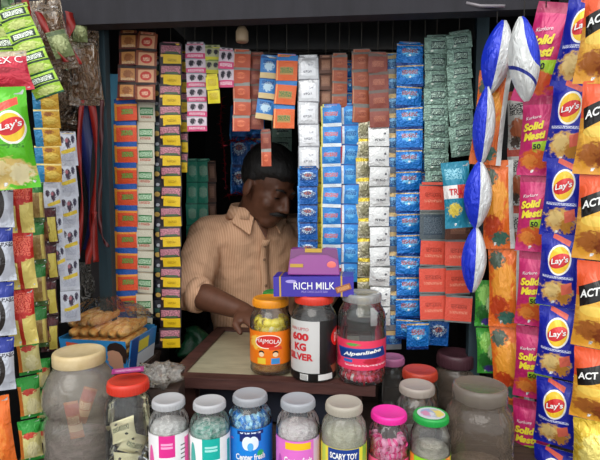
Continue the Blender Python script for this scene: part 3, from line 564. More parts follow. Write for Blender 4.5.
# ================================================================== jars
pet = clear('pet', '#f8fafa', .05, '#c9cbc8', .07, 1.25, .0)
pet_old = clear('pet_scuffed', '#eee8de', .20, '#e6dccc', .16, 1.1, .15)
pet_grey = clear('pet_greyish', '#b4a89c', .22, '#9a8a7c', .16, .9, .15)
pet_soft = clear('pet_milky', '#e6e6de', .22, '#d4d2c4', .14, 1.0, .1)
PROF = {
 'fluted': [(0, .0), (.55, .012), (.86, .0), (.96, .02), (1, .06), (1, .30), (1, .73), (.99, .76), (.965, .80), (.92, .845), (.84, .89), (.74, .935), (.70, .95), (.70, 1.0)],
 'straight': [(0, .0), (.6, .012), (.9, .0), (.98, .02), (1, .06), (.97, .10), (1, .14), (1, .70), (.985, .74), (1, .77), (.98, .81), (.93, .86), (.85, .91), (.80, .94), (.80, 1.0)],
 'ribbed': [(0, .0), (.6, .012), (.9, .0), (.98, .02), (1, .06), (1, .16), (.965, .185), (1, .21), (1, .60), (.97, .63), (1, .66), (.97, .69), (1, .72), (.97, .75), (1, .78), (.975, .82), (.93, .87), (.84, .92), (.78, .95), (.78, 1.0)],
 'globe': [(0, .0), (.6, .01), (.88, .0), (.96, .03), (.98, .10), (.98, .40), (.95, .46), (.90, .50), (.92, .535), (.98, .57), (1.0, .64), (.985, .72), (.93, .80), (.84, .87), (.74, .925), (.68, .95), (.68, 1.0)],
 'wide': [(0, .0), (.6, .01), (.90, .0), (.97, .03), (1, .08), (1, .40), (.97, .44), (1, .48), (1, .68), (.985, .76), (.94, .83), (.86, .88), (.80, .91), (.78, .94), (.78, 1.0)]}
def make_lid(r, h, mat, parent, z, top=None, knurl=True):
    mb = MB(); n = 48; pr = [(r*.98, 0), (r, .0012), (r, h*.72), (r*.985, h*.88), (r*.93, h*.98), (r*.88, h), (r*.84, h*.95), (0, h*.95)]
    mb.lathe(pr, n); 
    o = obj('lid', mb.mesh('lid', [mat]), parent, (0, 0, z))
    if knurl:
        rb = MB()
        for i in range(36):
            a = 2*PI*i/36; rb.box((-.0009, -r-.0008, h*.08), (.0009, -r+.001, h*.66), 0, Matrix.Rotation(a, 4, 'Z'))
        obj('grip_ridges', rb.mesh('grip_ridges', [mat], False), o)
    if top: obj('lid_sticker', MB().lathe([(r*.80, h*.965), (0, h*.965)], 40).mesh('lid_sticker', [top]), o)
    return o
def label_band(r, z0, z1, ang, mat, parent, texts=(), key='label'):
    n = 28; vs = []; uv = []; fs = []
    for j in range(3):
        for i in range(n+1):
            t = (i/n-.5)*ang; vs.append((r*math.sin(t), -r*math.cos(t), z0+(z1-z0)*j/2)); uv.append((i/n, j/2))
    for j in range(2):
        for i in range(n): a = j*(n+1)+i; fs.append((a, a+1, a+n+2, a+n+1))
    L = obj('label', MB().add(vs, fs, 0, uv).mesh('label', [mat]), parent)
    if texts:
        asp = ang*r/(z1-z0); groups = {}
        for t, u0, u1, v0, v1, m, bold, shear, rot in texts:
            mb = groups.setdefault(m.name, (MB(), m))[0]
            q, f = text_uv(t, u0, u1, v0, v1, bold, shear, rot, asp)
            mb.add([((r+.0009)*math.sin((u-.5)*ang), -(r+.0009)*math.cos((u-.5)*ang), z0+(z1-z0)*v) for u, v in q], f)
        for mb, m in groups.values(): obj('barcode' if m is tk else 'lettering', mb.mesh('lettering', [m], False), L)
    return L
JG = 'sweet jars on the stall counter'
def jar(label, px, pylid, Y, wpx, zbase, kind, body, lidmat, lid_r=.74, lid_h=.02, flute=None, lab=None, top=None, yaw=0, squash=None, cat='jar', knurl=True):
    """px, pylid: centre of the lid's top face in the photo; wpx: body width in pixels"""
    c = P(px, pylid, Y); R = wpx*Y/F/2; Ht = c.z-zbase; hb = Ht-lid_h*.9
    root = empty('sweet_jar', (c.x, c.y, zbase), math.atan2(-c.x, c.y)+math.radians(yaw)); tag(root, label, cat, JG)
    pr = [(r*R, z*hb) for r, z in PROF[kind]]
    # finer rings where the flutes run
    fl = None
    if flute: 
        fl = (flute[0]*hb, flute[1]*hb, flute[2], flute[3]); fine = []
        for (r0, z0), (r1, z1) in zip(pr[:-1], pr[1:]):
            k = 3 if z1 > fl[0] and z0 < fl[1] else 1
            for i in range(k): fine.append((r0+(r1-r0)*i/k, z0+(z1-z0)*i/k))
        fine.append(pr[-1]); pr = fine
    obj('jar_body', MB().lathe(pr, 96 if flute else 56, 0, fl, squash).mesh('jar_body', [body]), root)
    make_lid(lid_r*R, lid_h, lidmat, root, hb-lid_h*.1, top, knurl)
    if lab: label_band(R*lab.get('k', 1.004)+.0004, lab['z'][0]*hb, lab['z'][1]*hb, lab.get('ang', 4.6), lab['mat'], root, lab.get('text', ()))
    return dict(root=root, R=R, h=hb, c=Vector((c.x, c.y, zbase)), rz=root.rotation_euler[2])
def filling(j, z0, z1, mat, label, cat, k=.93, lump=.05):
    """a mass of sweets, powder or liquid inside a jar"""
    R = j['R']*k; pr = [(0, z0*j['h']+.004), (R*.95, z0*j['h']+.004), (R, z0*j['h']+.012)]+[(R, (z0+(z1-z0)*t)*j['h']) for t in (.25, .5, .75, .94)]+[(R*.9, z1*j['h']), (R*.5, z1*j['h']+.003), (0, z1*j['h']+.004)]
    mb = MB().lathe(pr, 40)
    mb.v = [(x*(1+lump*(noise.noise((x*70, y*70, z*70+j['c'].x*9))-.3)), y*(1+lump*(noise.noise((x*70, y*70, z*70+5))-.3)), z) for x, y, z in mb.v]
    o = obj('jar_filling', mb.mesh('jar_filling', [mat]), None, j['c'], (0, 0, j['rz'])); tag(o, label, cat, None, 'stuff'); return o
def candy_mesh(mats, L=.03, r=.008):
    mb = MB(); pr = [(r*.85, -L*.5), (r*.25, -L*.30), (r*.8, -L*.24), (r, -L*.1), (r, L*.1), (r*.8, L*.24), (r*.25, L*.30), (r*.85, L*.5)]
    mb.lathe(pr, 8)
    for i in range(len(mb.f)):
        zc = sum(mb.v[k][2] for k in mb.f[i])/4; mb.mi[i] = 1 if (abs(zc) < L*.12 and len(mats) > 1) else 0
    return mb.mesh('wrapped_candy', mats)
def candies(j, n, z0, z1, meshes, label, group, seed=0, k=.80, layers=None):
    rr = random.Random(seed); h = j['h']; layers = layers or max(1, int((z1-z0)*h/.014))
    per = max(3, n//layers)
    for q in range(layers):
        for i in range(per):
            a = -PI/2-1.75+3.5*(i+.5*(q % 2)+rr.uniform(-.12, .12))/per + j['rz']*0; rad = j['R']*k*rr.uniform(.94, 1.0)-.004
            p = j['c']+Matrix.Rotation(j['rz'], 3, 'Z') @ Vector((rad*math.cos(a), rad*math.sin(a), (z0+(z1-z0)*(q+.5)/layers)*h+rr.uniform(-.002, .002)))
            e = Euler((rr.uniform(1.0, 2.1), rr.uniform(-.5, .5), a+rr.uniform(-.4, .4)+PI*.0))
            o = obj('wrapped_candy', meshes[rr.randrange(len(meshes))], None, p, e); tag(o, label, 'candy', group)
L_orange = solid('lid_orange', '#e8941e', .35); L_red = solid('lid_red', '#d23a28', .35); L_clearlid = clear('lid_clear', '#d8d8d6', .55, '#b4b4b2', .2, 1.2)
L_white = solid('lid_white', '#b2b2b4', .4); L_grey = solid('lid_grey', '#9ea0a5', .4); L_beige = solid('lid_beige', '#aaa294', .45); L_pink = solid('lid_pink', '#ea2e9c', .35); L_green = solid('lid_green', '#1f9a42', .35)
L_mauve = solid('lid_mauve', '#b06a92', .4); L_redd = solid('lid_dull_red', '#b8402c', .4); L_greyd = solid('lid_dull_grey', '#a59a90', .5); L_maroon = solid('lid_maroon', '#4a2c34', .45); L_cream = solid('lid_cream', '#d8c398', .45, grain=('#c9b07e', (30, 30, 30)))
# --- labels
lb_or = pmat('label_orange', '#f07a14', [('m', .36, .66, .11, .20, '#f6c04a'), ('e', .46, .70, .125, .21, '#f3e6d4', -6), ('e', .46, .70, .115, .185, '#d0261c', -6), ('r', .53, .50, .06, .05, '#e0452a', 8),
    ('e', .40, .36, .027, .07, '#2a1712'), ('e', .40, .31, .025, .07, '#f0cfa8'), ('r', .40, .11, .04, .09, '#e8c83a'), ('e', .53, .36, .027, .07, '#2a1712'), ('e', .53, .31, .025, .07, '#f0cfa8'), ('r', .53, .11, .04, .09, '#3f8fd0'), ('e', .75, .5, .06, .2, '#d0261c'), ('e', .75, .2, .03, .1, '#3a2a4a')], .35, 0, .08)
lb_silver = pmat('label_silver', '#1a1716', [('r', .36, .57, .165, .44, '#c9c7c4'), ('e', .72, .70, .09, .16, '#d8281f'), ('n', .72, .70, .05, .08, '#f0d8d0'), ('r', .70, .18, .06, .07, '#8a4a34', 14), ('r', .40, .06, .035, .05, '#e4e2de'), ('r', .58, .06, .065, .05, '#e4e2de')], .3, 0, .05, nsc=(80, 34))
lb_alp = pmat('label_pink_red', '#e43a5c', [('r', .5, .57, .22, .17, '#1c4f9a', 7), ('r', .5, .56, .215, .135, '#123a84', 7), ('m', .42, .86, .06, .05, '#5aa04a'), ('m', .58, .3, .08, .1, '#b81e34'), ('r', .38, .3, .04, .05, '#2a6ab8'), ('n', .55, .16, .2, .03, '#f4c8d0'), ('e', .25, .3, .05, .12, '#c8284a')], .3, 0, .08, nsc=(80, 34))
lb_pink_sq = pmat('label_white_pink', '#efecee', [('r', .47, .80, .09, .20, '#e0308e'), ('r', .47, .84, .065, .02, '#f4a8d0'), ('r', .47, .78, .065, .02, '#f4a8d0'), ('r', .47, .38, .09, .05, '#d8287a'), ('r', .45, .45, .07, .03, '#e87ab4'), ('e', .27, .3, .05, .5, '#e85aa4'), ('r', .72, .4, .04, .5, '#e85aa4'), ('r', .66, .78, .035, .012, '#6a6a6c'), ('r', .66, .70, .035, .012, '#6a6a6c'), ('r', .655, .62, .03, .012, '#6a6a6c'), ('r', .66, .54, .035, .012, '#6a6a6c')], .35, 0, .08, nsc=(80, 34))
lb_teal_sq = pmat('label_white_teal', '#eef0ee', [('r', .51, .80, .10, .20, '#17b0a2'), ('r', .51, .84, .07, .02, '#a8e6de'), ('r', .51, .78, .07, .02, '#a8e6de'), ('r', .51, .30, .10, .13, '#20b8aa'), ('r', .51, .34, .07, .025, '#d8f4f0'), ('e', .28, .4, .05, .5, '#3aa89c'), ('r', .75, .4, .035, .5, '#2aa89c')], .35, 0, .08, nsc=(80, 34))
lb_blue = pmat('label_bright_blue', '#1683dc', [('r', .5, .94, .13, .035, '#12266a'), ('r', .5, .84, .105, .07, '#12266a'), ('r', .5, .74, .075, .05, '#12266a'), ('e', .47, .74, .05, .13, '#e8f2fa'), ('e', .53, .74, .05, .13, '#e8f2fa'), ('e', .5, .67, .03, .08, '#58b0ec'), ('e', .6, .52, .035, .08, '#2ab06a'), ('n', .5, .935, .10, .015, '#dfe8f4'), ('e', .3, .8, .02, .02, '#b87ac8')], .35, 0, .06, nsc=(80, 34))
lb_fruit = pmat('label_orchid', '#e070c8', [('r', .5, .90, .13, .065, '#f0c020'), ('r', .72, .6, .055, .4, '#d8b8dc'), ('m', .5, .22, .15, .2, '#c8284a'), ('m', .55, .2, .06, .1, '#f4c8cc'), ('r', .80, .7, .02, .3, '#e8c83a'), ('e', .3, .5, .03, .2, '#b84aa8')], .35, 0, .06, nsc=(80, 34))
lb_scary = pmat('label_yellow_blue', '#e4d63a', [('r', .5, .58, .155, .40, '#1f9ad8'), ('r', .5, .86, .155, .13, '#163a8a'), ('e', .40, .42, .035, .11, '#f2f2ec'), ('e', .50, .40, .035, .11, '#e6dc8a'), ('e', .60, .40, .035, .11, '#d8d86a'), ('e', .40, .42, .015, .05, '#c84a3a'), ('r', .28, .5, .03, .5, '#b8d04a'), ('r', .74, .5, .04, .5, '#8ab83a')], .35, 0, .06, nsc=(80, 34))
lb_pinkc = pmat('label_rose', '#ea5a96', [('m', .5, .6, .3, .3, '#f4a4c4'), ('n', .5, .4, .2, .12, '#fbe4ee')], .35, 0, .06, nsc=(80, 34))
lb_green = pmat('label_lime_orange', '#8fd02c', [('r', .25, .5, .05, .6, '#f08a2c'), ('r', .74, .5, .05, .6, '#f0a03c'), ('m', .5, .55, .16, .25, '#c4e86a'), ('r', .66, .9, .06, .08, '#e8603c')], .35, 0, .06, nsc=(80, 34))
lid_pic = pmat('lid_sticker_print', '#c8cdd0', [('m', .5, .5, .5, .3, '#8fa8c8'), ('m', .3, .4, .2, .3, '#d8c86a'), ('m', .8, .6, .2, .3, '#c88aa8')], .35, 0, 0)
# --- counter row on the tray table
jA = jar('clear jar with orange lid and orange label on the tray table', 270.5, 297, 1.235, 42, 1.0, 'straight', pet, L_orange, .86, .020, lab=dict(z=(.17, .66), ang=5.2, mat=lb_or, text=[('HAJMOLA', .35, .57, .62, .78, tw, .0, 0, -4)]), yaw=4)
jB = jar('jar of black sweets with red lid and silver lottery label', 314, 293.5, 1.192, 46.5, 1.0, 'ribbed', pet, L_red, .84, .020, lab=dict(z=(.03, .80), ang=5.4, mat=lb_silver, text=[('WIN UPTO', .27, .44, .84, .89, tr, .0, 0, 0), ('600', .285, .44, .67, .80, tr, .05, 0, 0), ('KG', .31, .42, .50, .63, tr, .05, 0, 0), ('SILVER', .245, .475, .34, .46, tr, .04, 0, 0), ('||||||', .375, .425, .02, .10, tk, .0, 0, 0)]), yaw=6)
jC = jar('tall clear jar with pink wrapped candies and a pink red label', 362, 292, 1.175, 49, 1.0, 'ribbed', pet, L_clearlid, .80, .020, lab=dict(z=(.20, .56), ang=5.0, mat=lb_alp, text=[('Alpenliebe', .335, .665, .50, .66, tw, .03, .25, 7)]), yaw=2)
jG = jar('jar with a green lid half hidden behind the orange lidded jar', 275, 291, 1.43, 28, 1.0, 'straight', pet, L_green, .86, .018)
filling(jB, .02, .84, solid('black_sweets', '#14100f', .35, grain=('#2a211e', (70, 70, 70)), bump=.6), 'black sweets filling the red lidded jar', 'sweets', .95, .02)
filling(jA, .02, .60, pmat('orange_sweets', '#d8862c', [], .5, 0, .5, 20, mottled=('#e8b45a', 14)), 'orange brown sweets inside the orange labelled jar', 'sweets', .94)
w_red = solid('wrap_red', '#e0334a', .25); w_white = solid('wrap_white', '#ece6e4', .25); w_pink = solid('wrap_pink', '#ef6f94', .25); w_yel = solid('wrap_yellow', '#f0dc3a', .25); w_yel2 = solid('wrap_pale_yellow', '#f2ecae', .25)
w_blue = solid('wrap_blue', '#2a90e0', .22); w_ltb = solid('wrap_light_blue', '#a8dcf0', .22); w_hot = solid('wrap_hot_pink', '#f04a96', .25); w_lp = solid('wrap_light_pink', '#f6a8cc', .25); w_teal = solid('wrap_teal', '#2f9a8c', .25)
cm_red = [candy_mesh([w_red, w_white], .034, .0095), candy_mesh([w_pink, w_red], .034, .0095), candy_mesh([w_red, w_pink], .036, .009)]
candies(jC, 26, .02, .30, cm_red, 'red and white wrapped candy in the clear jar with pink label', 'red candies in the pink labelled jar', 1, layers=3)
candies(jA, 12, .60, .80, [candy_mesh([w_yel, w_yel2], .044, .0125), candy_mesh([w_yel], .042, .0125)], 'yellow wrapped candy at the top of the orange labelled jar', 'yellow candies in the orange labelled jar', 2, .66, 2)
# --- front row on the deck
jF3 = jar('front jar with white lid and pink square on a white label', 168.5, 398, .955, 41, DZ, 'fluted', pet, L_white, .80, .015, (.72, .95, 14, .045), dict(z=(.1, .735), ang=4.4, mat=lb_pink_sq))
jF4 = jar('front jar with white lid and teal square on a white label', 209.5, 400, .95, 41, DZ, 'fluted', pet, L_white, .80, .015, (.72, .95, 14, .045), dict(z=(.1, .72), ang=4.4, mat=lb_teal_sq))
jF5 = jar('front jar with grey lid and bright blue gum label', 250, 393, .99, 45, DZ, 'fluted', pet, L_grey, .78, .016, (.74, .95, 14, .045), dict(z=(.1, .745), ang=4.6, mat=lb_blue, text=[('Center fresh', .355, .645, .42, .54, tw, .03, 0, 0)]))
jF6 = jar('front jar with grey lid and orchid pink gum label', 298, 398, .945, 45, DZ, 'fluted', pet, L_grey, .78, .016, (.74, .95, 14, .045), dict(z=(.1, .70), ang=4.6, mat=lb_fruit, text=[('Center fruit', .36, .64, .56, .70, tw, .03, 0, 0)]))
jF7 = jar('front jar with beige lid and yellow and blue label', 344, 401, .935, 47, DZ, 'fluted', pet_soft, L_beige, .80, .018, (.74, .95, 14, .04), dict(z=(.08, .66), ang=4.6, mat=lb_scary, text=[('SCARY TOY', .37, .63, .80, .92, tw, .03, 0, 0)]))
jF8 = jar('front jar with bright pink lid and pink candies', 389, 411, .952, 41, DZ, 'fluted', pet, L_pink, .88, .014, (.74, .95, 14, .045), dict(z=(.05, .52), ang=4.6, mat=lb_pinkc))
jF9 = jar('front jar with green lid bearing a picture and a lime label', 431, 413, .93, 41, DZ, 'straight', pet, L_green, .86, .014, None, dict(z=(.05, .60), ang=4.4, mat=lb_green), top=lid_pic)
white_fill = pmat('white_sweets', '#d8d4d0', [], .6, 0, .5, 24, mottled=('#efece8', 16)); teal_fill = pmat('teal_sweets', '#c4d8d0', [], .5, 0, .5, 20, mottled=('#4aa08c', 12)); pinkw_fill = pmat('pale_sweets', '#e0d2d4', [], .6, 0, .5, 24, mottled=('#f0e8e6', 14))
filling(jF3, .02, .79, white_fill, 'white sweets filling the jar with the pink square label', 'sweets')
filling(jF4, .02, .80, teal_fill, 'white and teal sweets filling the jar with the teal square label', 'sweets')
filling(jF5, .02, .70, pmat('blue_sweets', '#2a80c8', [], .4, 0, .5, 20, mottled=('#7ac0e8', 12)), 'blue gum filling the bright blue labelled jar', 'sweets')
filling(jF6, .02, .77, pinkw_fill, 'pale sweets filling the orchid labelled jar', 'sweets')
filling(jF7, .02, .78, pmat('cloudy_sweets', '#b8b8a4', [], .6, 0, .5, 24, mottled=('#d8d8c4', 10)), 'pale toys and sweets filling the yellow and blue labelled jar', 'sweets')
filling(jF8, .02, .52, pmat('pink_sweets', '#e0487e', [], .4, 0, .5, 20, mottled=('#f09ab8', 12)), 'pink sweets in the bottom of the pink lidded jar', 'sweets')
candies(jF5, 22, .70, .86, [candy_mesh([w_blue, w_ltb], .03, .0085), candy_mesh([w_ltb, w_blue], .03, .0085)], 'blue and silver wrapped gum in the bright blue labelled jar', 'blue gums in the bright blue labelled jar', 3, .74, 3)
candies(jF8, 24, .52, .76, [candy_mesh([w_hot, w_lp], .03, .0085), candy_mesh([w_lp, w_hot], .03, .0085)], 'pink wrapped candy in the jar with the bright pink lid', 'pink candies in the pink lidded jar', 4, .80, 3)
# --- left jars
j1 = jar('big scuffed clear jar with cream lid at the left', 79, 350, 1.06, 73, DZ, 'globe', pet_old, L_cream, .70, .028, knurl=False)
j2 = jar('clear jar with red lid holding cream cake packs', 128, 379, 1.0, 48, DZ, 'straight', pet, L_red, .86, .022)
# --- right jars
j10 = jar('big greyish square jar with cloudy lid at the front right', 480, 384, .98, 68, DZ, 'wide', pet_grey, clear('lid_cloudy', '#a89e94', .5, '#90857a', .25, .9), .80, .030, squash=.06, knurl=False)
jR1 = jar('jar with mauve lid behind the pink labelled tall jar', 392, 356, 1.29, 27, DZ, 'straight', pet, L_mauve, .92, .02)
jR2 = jar('jar with dull red lid between the mauve and maroon lidded jars', 420, 369, 1.20, 38, DZ, 'straight', pet, L_redd, .92, .022)
jR3 = jar('jar with dull grey lid standing behind the green lidded jar', 417, 384, 1.06, 42, DZ, 'fluted', pet, L_greyd, .84, .018, (.60, .93, 16, .022))
jR4 = jar('wide jar with dark maroon lid at the back right', 456, 352, 1.34, 42, DZ, 'wide', pet_grey, L_maroon, .90, .035)
filling(jF9, .02, .66, pmat('cream_sweets', '#b0a898', [], .6, 0, .5, 24, mottled=('#d0c8b8', 10)), 'pale sweets filling the green lidded jar', 'sweets')
filling(jR2, .02, .5, pmat('dull_sweets', '#8a6a50', [], .5, 0, .5, 20, mottled=('#b08a60', 12)), 'brown sweets in the dull red lidded jar', 'sweets')
filling(jR3, .02, .4, pmat('grey_sweets', '#8c8680', [], .5, 0, .5, 20, mottled=('#b4aca4', 12)), 'greyish sweets in the dull grey lidded jar', 'sweets')
filling(j10, .02, .2, pmat('pale_lumps', '#a8a098', [], .6, 0, .6, 14, mottled=('#d0c8be', 8)), 'pale lumps at the bottom of the big square jar', 'sweets', .86, .12)
# contents of the big left jar: wafer sticks and dark sweets
p_waf = pmat('print_wafer', '#b86a3c', [('r', .5, .8, .5, .14, '#a8352a'), ('r', .5, .3, .5, .1, '#d8b48a'), ('n', .5, .52, .4, .1, '#e8d4b0')], .35, 0, .3)
for k, (dx, dy, z, rx, ry) in enumerate(((.0, -.035, .105, .10, -.12), (.022, -.03, .135, .16, .35))):
    c = j1['c']+Vector((dx, dy, z)); o = obj('wafer_packet', packet_mesh('sachet', p_waf), None, c, (rx, ry, .2), (.028, .014, .085)); tag(o, ('red and tan wafer packet upright in the big cream lidded jar', 'tan wafer packet leaning right in the big cream lidded jar')[k], 'wafer packet')
filling(j1, .02, .24, pmat('purple_sweets', '#4a3a48', [], .4, 0, .7, 16, mottled=('#8a7688', 9)), 'dark purple sweets at the bottom of the big cream lidded jar', 'sweets', .88, .15)
p_cake = pmat('print_cake', '#f4ebc0', [('n', .5, .55, .36, .12, '#55603c'), ('e', .3, .8, .06, .05, '#3c3a30'), ('e', .7, .25, .06, .05, '#3c3a30')], .4, 0, .3)
for k, (dx, dy, z, rx, ry, rz) in enumerate(((-.004, -.024, .108, -.5, -.35, 0), (.012, -.010, .072, .1, .5, .5), (-.014, .008, .078, .0, -.2, -.4), (.0, -.026, .040, .1, .1, 0))):
    o = obj('cake_pack', packet_mesh('bag', p_cake), None, j2['c']+Vector((dx, dy, z)), (rx, ry, rz), (.052, .028, .042)); tag(o, ('printed cream cake pack on top in the red lidded jar', 'cream cake pack at the right in the red lidded jar', 'cream cake pack at the left in the red lidded jar', 'lowest cream cake pack in the red lidded jar')[k], 'cake pack', 'cake packs in the red lidded jar')
p_mag = pmat('print_magenta_sachet', '#b03a86', [('n', .5, .5, .4, .2, '#e8a8d0')], .3)
c = P(128, 375, 1.0); tag(obj('flat_sachet', packet_mesh('sachet', p_mag), None, (c.x, c.y, c.z+.009), (PI/2, 0, .3), (.062, .010, .03)), 'magenta sachet lying on the red lid at the left', 'sachet')
# ================================================================== chocolate boxes on the jar lids
p_box = pmat('box_indigo', '#3c2c9c', [], .35, 0, .03); gold = pmat('gold_ribbon', '#c9a24a', [], .3, .5, .1); copper = pmat('copper_ribbon', '#a0603a', [('n', .5, .5, .4, .3, '#d8a06a')], .35, .2, .1)
cb = P(314.5, 294, 1.195); zl = jB['c'].z+jB['h']+.0185
ch = empty('chocolate_box', (cb.x, 1.19, zl), math.radians(-6)); ch.rotation_euler = (0, math.radians(-1.2), math.radians(-6)); tag(ch, 'indigo chocolate box with white lettering lying across the jar lids', 'chocolate box')
bw, bd, bh = .094, .036, .047
o = obj('carton', MB().box((-bw, -bd, 0), (bw, bd, bh)).mesh('carton', [p_box], False), ch); bevel(o, .004)
mats = [tw, solid('print_lilac', '#a89ad8', .4)]
for t, x0, x1, z0, z1, mi, bold in (('RICH MILK', -.046, .050, .017, .034, 0, .004), ('MILK CHOCOLATE BAR', -.028, .034, .009, .014, 1, 0)):
    vs, fs = text_geo(t, bold, 0); obj('lettering', MB().add([(x0+(x1-x0)*x, -bd-.0006, z0+(z1-z0)*y) for x, y in vs], fs).mesh('lettering', [mats[mi]], False), ch)
vs = [(.013*math.cos(a)-.052, -bd-.0006, .036+.004*math.sin(a)) for a in [i*PI/8 for i in range(16)]]; obj('emblem', MB().add(vs, [tuple(range(16))]).mesh('emblem', [mats[1]], False), ch)
for x in (-.078, .066):
    obj('ribbon_band', MB().box((x-.002, -bd-.0008, -.0005), (x+.002, bd+.0008, bh+.0008)).mesh('ribbon_band', [gold], False), ch)
M_ = Matrix.Translation((.070, -bd-.001, .020)) @ Matrix.Rotation(math.radians(-18), 4, 'Y')
obj('seal_strip', MB().box((-.018, -.001, -.007), (.018, .001, .007), 0, M_).mesh('seal_strip', [copper], False), ch)
p_plum = pmat('box_plum', '#8a3c86', [], .3, 0, .03); p_plumd = pmat('box_plum_dark', '#6a2a66', [], .3, 0, .03); p_coral = pmat('coral_spot', '#e8746a', [], .4, 0, 0)
c2 = empty('gift_box', (cb.x-.002, 1.195, zl+bh+.0015), math.radians(-4)); tag(c2, 'plum purple gift box with a gold tab on top of the chocolate box', 'gift box')
pr = [(-.061, 0), (.063, 0), (.056, .060), (.030, .0615), (.018, .057), (-.020, .057), (-.032, .0615), (-.054, .060)]; mb = MB(); d0, d1 = -.030, .030; n = len(pr)
mb.add([(x, d0+z*.25, z) for x, z in pr]+[(x, d1-z*.15, z) for x, z in pr], [tuple(range(n)), tuple(range(2*n-1, n-1, -1))]+[(i, i+n, (i+1) % n+n, (i+1) % n) for i in range(n)])
o = obj('carton', mb.mesh('carton', [p_plum], False), c2); bevel(o, .003)
tp = [(-.056, .045), (.058, .045), (.056, .060), (.030, .0615), (.018, .057), (-.020, .057), (-.032, .0615), (-.054, .060)]
obj('dark_flap', MB().add([(x, d0+z*.25-.0012, z) for x, z in [(-.056, .036), (-.030, .048), (.032, .048), (.058, .036), (.056, .060), (-.054, .060)]], [(0, 1, 2, 3, 4, 5)]).mesh('dark_flap', [p_plumd], False), c2)
obj('gold_tab', MB().box((-.020, -.020, .053), (.020, -.014, .062)).mesh('gold_tab', [gold], False), c2)
obj('gold_tab', MB().box((-.055, -.0265, .018), (-.024, -.0225, .026)).mesh('gold_tab', [gold], False), c2)
obj('coral_spot', MB().ell((.043, -.0245, .024), (.011, .0015, .009)).mesh('coral_spot', [p_coral]), c2)
# ================================================================== rusk box, bucket and crate at the left
crate = empty('crate', (-.508, 1.32, DZ), math.radians(-3)); tag(crate, 'low wooden crate under the blue rusk box', 'crate')
for k in range(5):
    bevel(obj('slat', MB().box((-.10, -.10+k*.042, .118), (.10, -.064+k*.042, .130)).mesh('slat', [deck_wood], False), crate))
for x in (-.095, .075): bevel(obj('side_board', MB().box((x, -.10, 0), (x+.02, .104, .118)).mesh('side_board', [deck_wood], False), crate))
rz0 = DZ+.131; p_bluebox = pmat('box_sky_blue', '#2f8ccc', [('r', .5, .06, .5, .08, '#1f5fa8')], .4, 0, .05); p_carton_in = solid('carton_inside', '#8f8578', .8)
rb = empty('rusk_box', (-.508, 1.31, rz0), math.radians(-9)); tag(rb, 'open blue carton of rusks with a man\'s portrait on its side', 'carton')
rw, rd, rh = .088, .072, .085
def slant(x0, y0, x1, y1, thick, mat, name):     # upright wall between two floor points, leaning outwards
    a = Vector((x0, y0, 0)); b = Vector((x1, y1, 0)); nrm = Vector(((b-a).y, -(b-a).x, 0)).normalized(); out = nrm*.012; t = nrm*-thick; up = Vector((0, 0, rh))
    q = [a, b, b+out+up, a+out+up]; q2 = [p+t for p in q]; uv = [(0, 0), (1, 0), (1, 1), (0, 1)]*2
    return obj(name, MB().add(q+q2, [(0, 1, 2, 3), (7, 6, 5, 4), (3, 2, 6, 7), (1, 0, 4, 5), (0, 3, 7, 4), (2, 1, 5, 6)], 0, uv).mesh(name, [mat], False), rb)
front = slant(-rw, -rd, rw, -rd, .003, p_bluebox, 'front_wall'); slant(rw, rd, -rw, rd, .003, p_bluebox, 'back_wall'); slant(-rw, rd, -rw, -rd, .003, p_bluebox, 'side_wall')
slant(rw, -rd, rw, rd, .003, pmat('box_blue_white', '#2f7fc0', [('r', .5, .22, .5, .22, '#d8dce0'), ('r', .5, .66, .2, .18, '#e8d84a'), ('r', .16, .5, .14, .5, '#1f4f98')], .4, 0, .05), 'side_wall')
obj('bottom', MB().box((-rw, -rd, 0), (rw, rd, .004)).mesh('bottom', [p_carton_in], False), rb)
# printed portrait (a man in profile looking left) on the front wall
skin_p = solid('print_skin', '#c89478', .5); hair_p = solid('print_hair', '#2c1c18', .5); red_p = solid('print_orange_red', '#e05a34', .5)
def on_front(pts): return [(x-.004, -rd-.0008-.012*z/rh, z) for x, z in pts]
face = [(.050, 0), (.054, .014), (.046, .020), (.042, .026), (.045, .030), (.040, .034), (.043, .042), (.042, .052), (.048, .066), (.060, .074), (.076, .072), (.088, .060), (.088, .040), (.082, .024), (.084, 0)]
hair = [(.043, .058), (.044, .070), (.052, .079), (.068, .083), (.084, .078), (.095, .064), (.095, .044), (.088, .026), (.083, .030), (.082, .046), (.074, .058), (.058, .062)]
obj('face_print', MB().add(on_front(face), [tuple(range(len(face)))]).mesh('face_print', [skin_p], False), front); obj('hair_print', MB().add([(x, y-.0006, z) for x, y, z in on_front(hair)], [tuple(range(len(hair)))]).mesh('hair_print', [hair_p], False), front)
mb = MB()
mb.add(on_front([(-.068, .05), (-.035, .045), (-.035, .075), (-.068, .078)]), [(0, 1, 2, 3)], 0)
obj('corner_print', mb.mesh('corner_print', [red_p], False), front)
rusk_m = pmat('rusk', '#f8c878', [], .75, 0, .6, 10, mottled=('#e89c46', 5))
def rusk_mesh():
    mb = MB(); n = 10; vs = []; uv = []; fs = []
    for j in range(7):
        x = (j/6-.5); e = 1-.25*abs(2*x)**3
        for i in range(n):
            a = 2*PI*i/n; vs.append((x, e*.5*math.copysign(abs(math.cos(a))**.6, math.cos(a)), e*.5*math.copysign(abs(math.sin(a))**.6, math.sin(a)))); uv.append((j/6, i/n))
    for j in range(6):
        for i in range(n): fs.append((j*n+i, j*n+(i+1) % n, (j+1)*n+(i+1) % n, (j+1)*n+i))
    fs += [tuple(range(n-1, -1, -1)), tuple(6*n+i for i in range(n))]
    return mb.add(vs, fs, 0, uv).mesh('rusk', [rusk_m])
rm = rusk_mesh(); R9 = Matrix.Rotation(math.radians(-9), 3, 'Z')
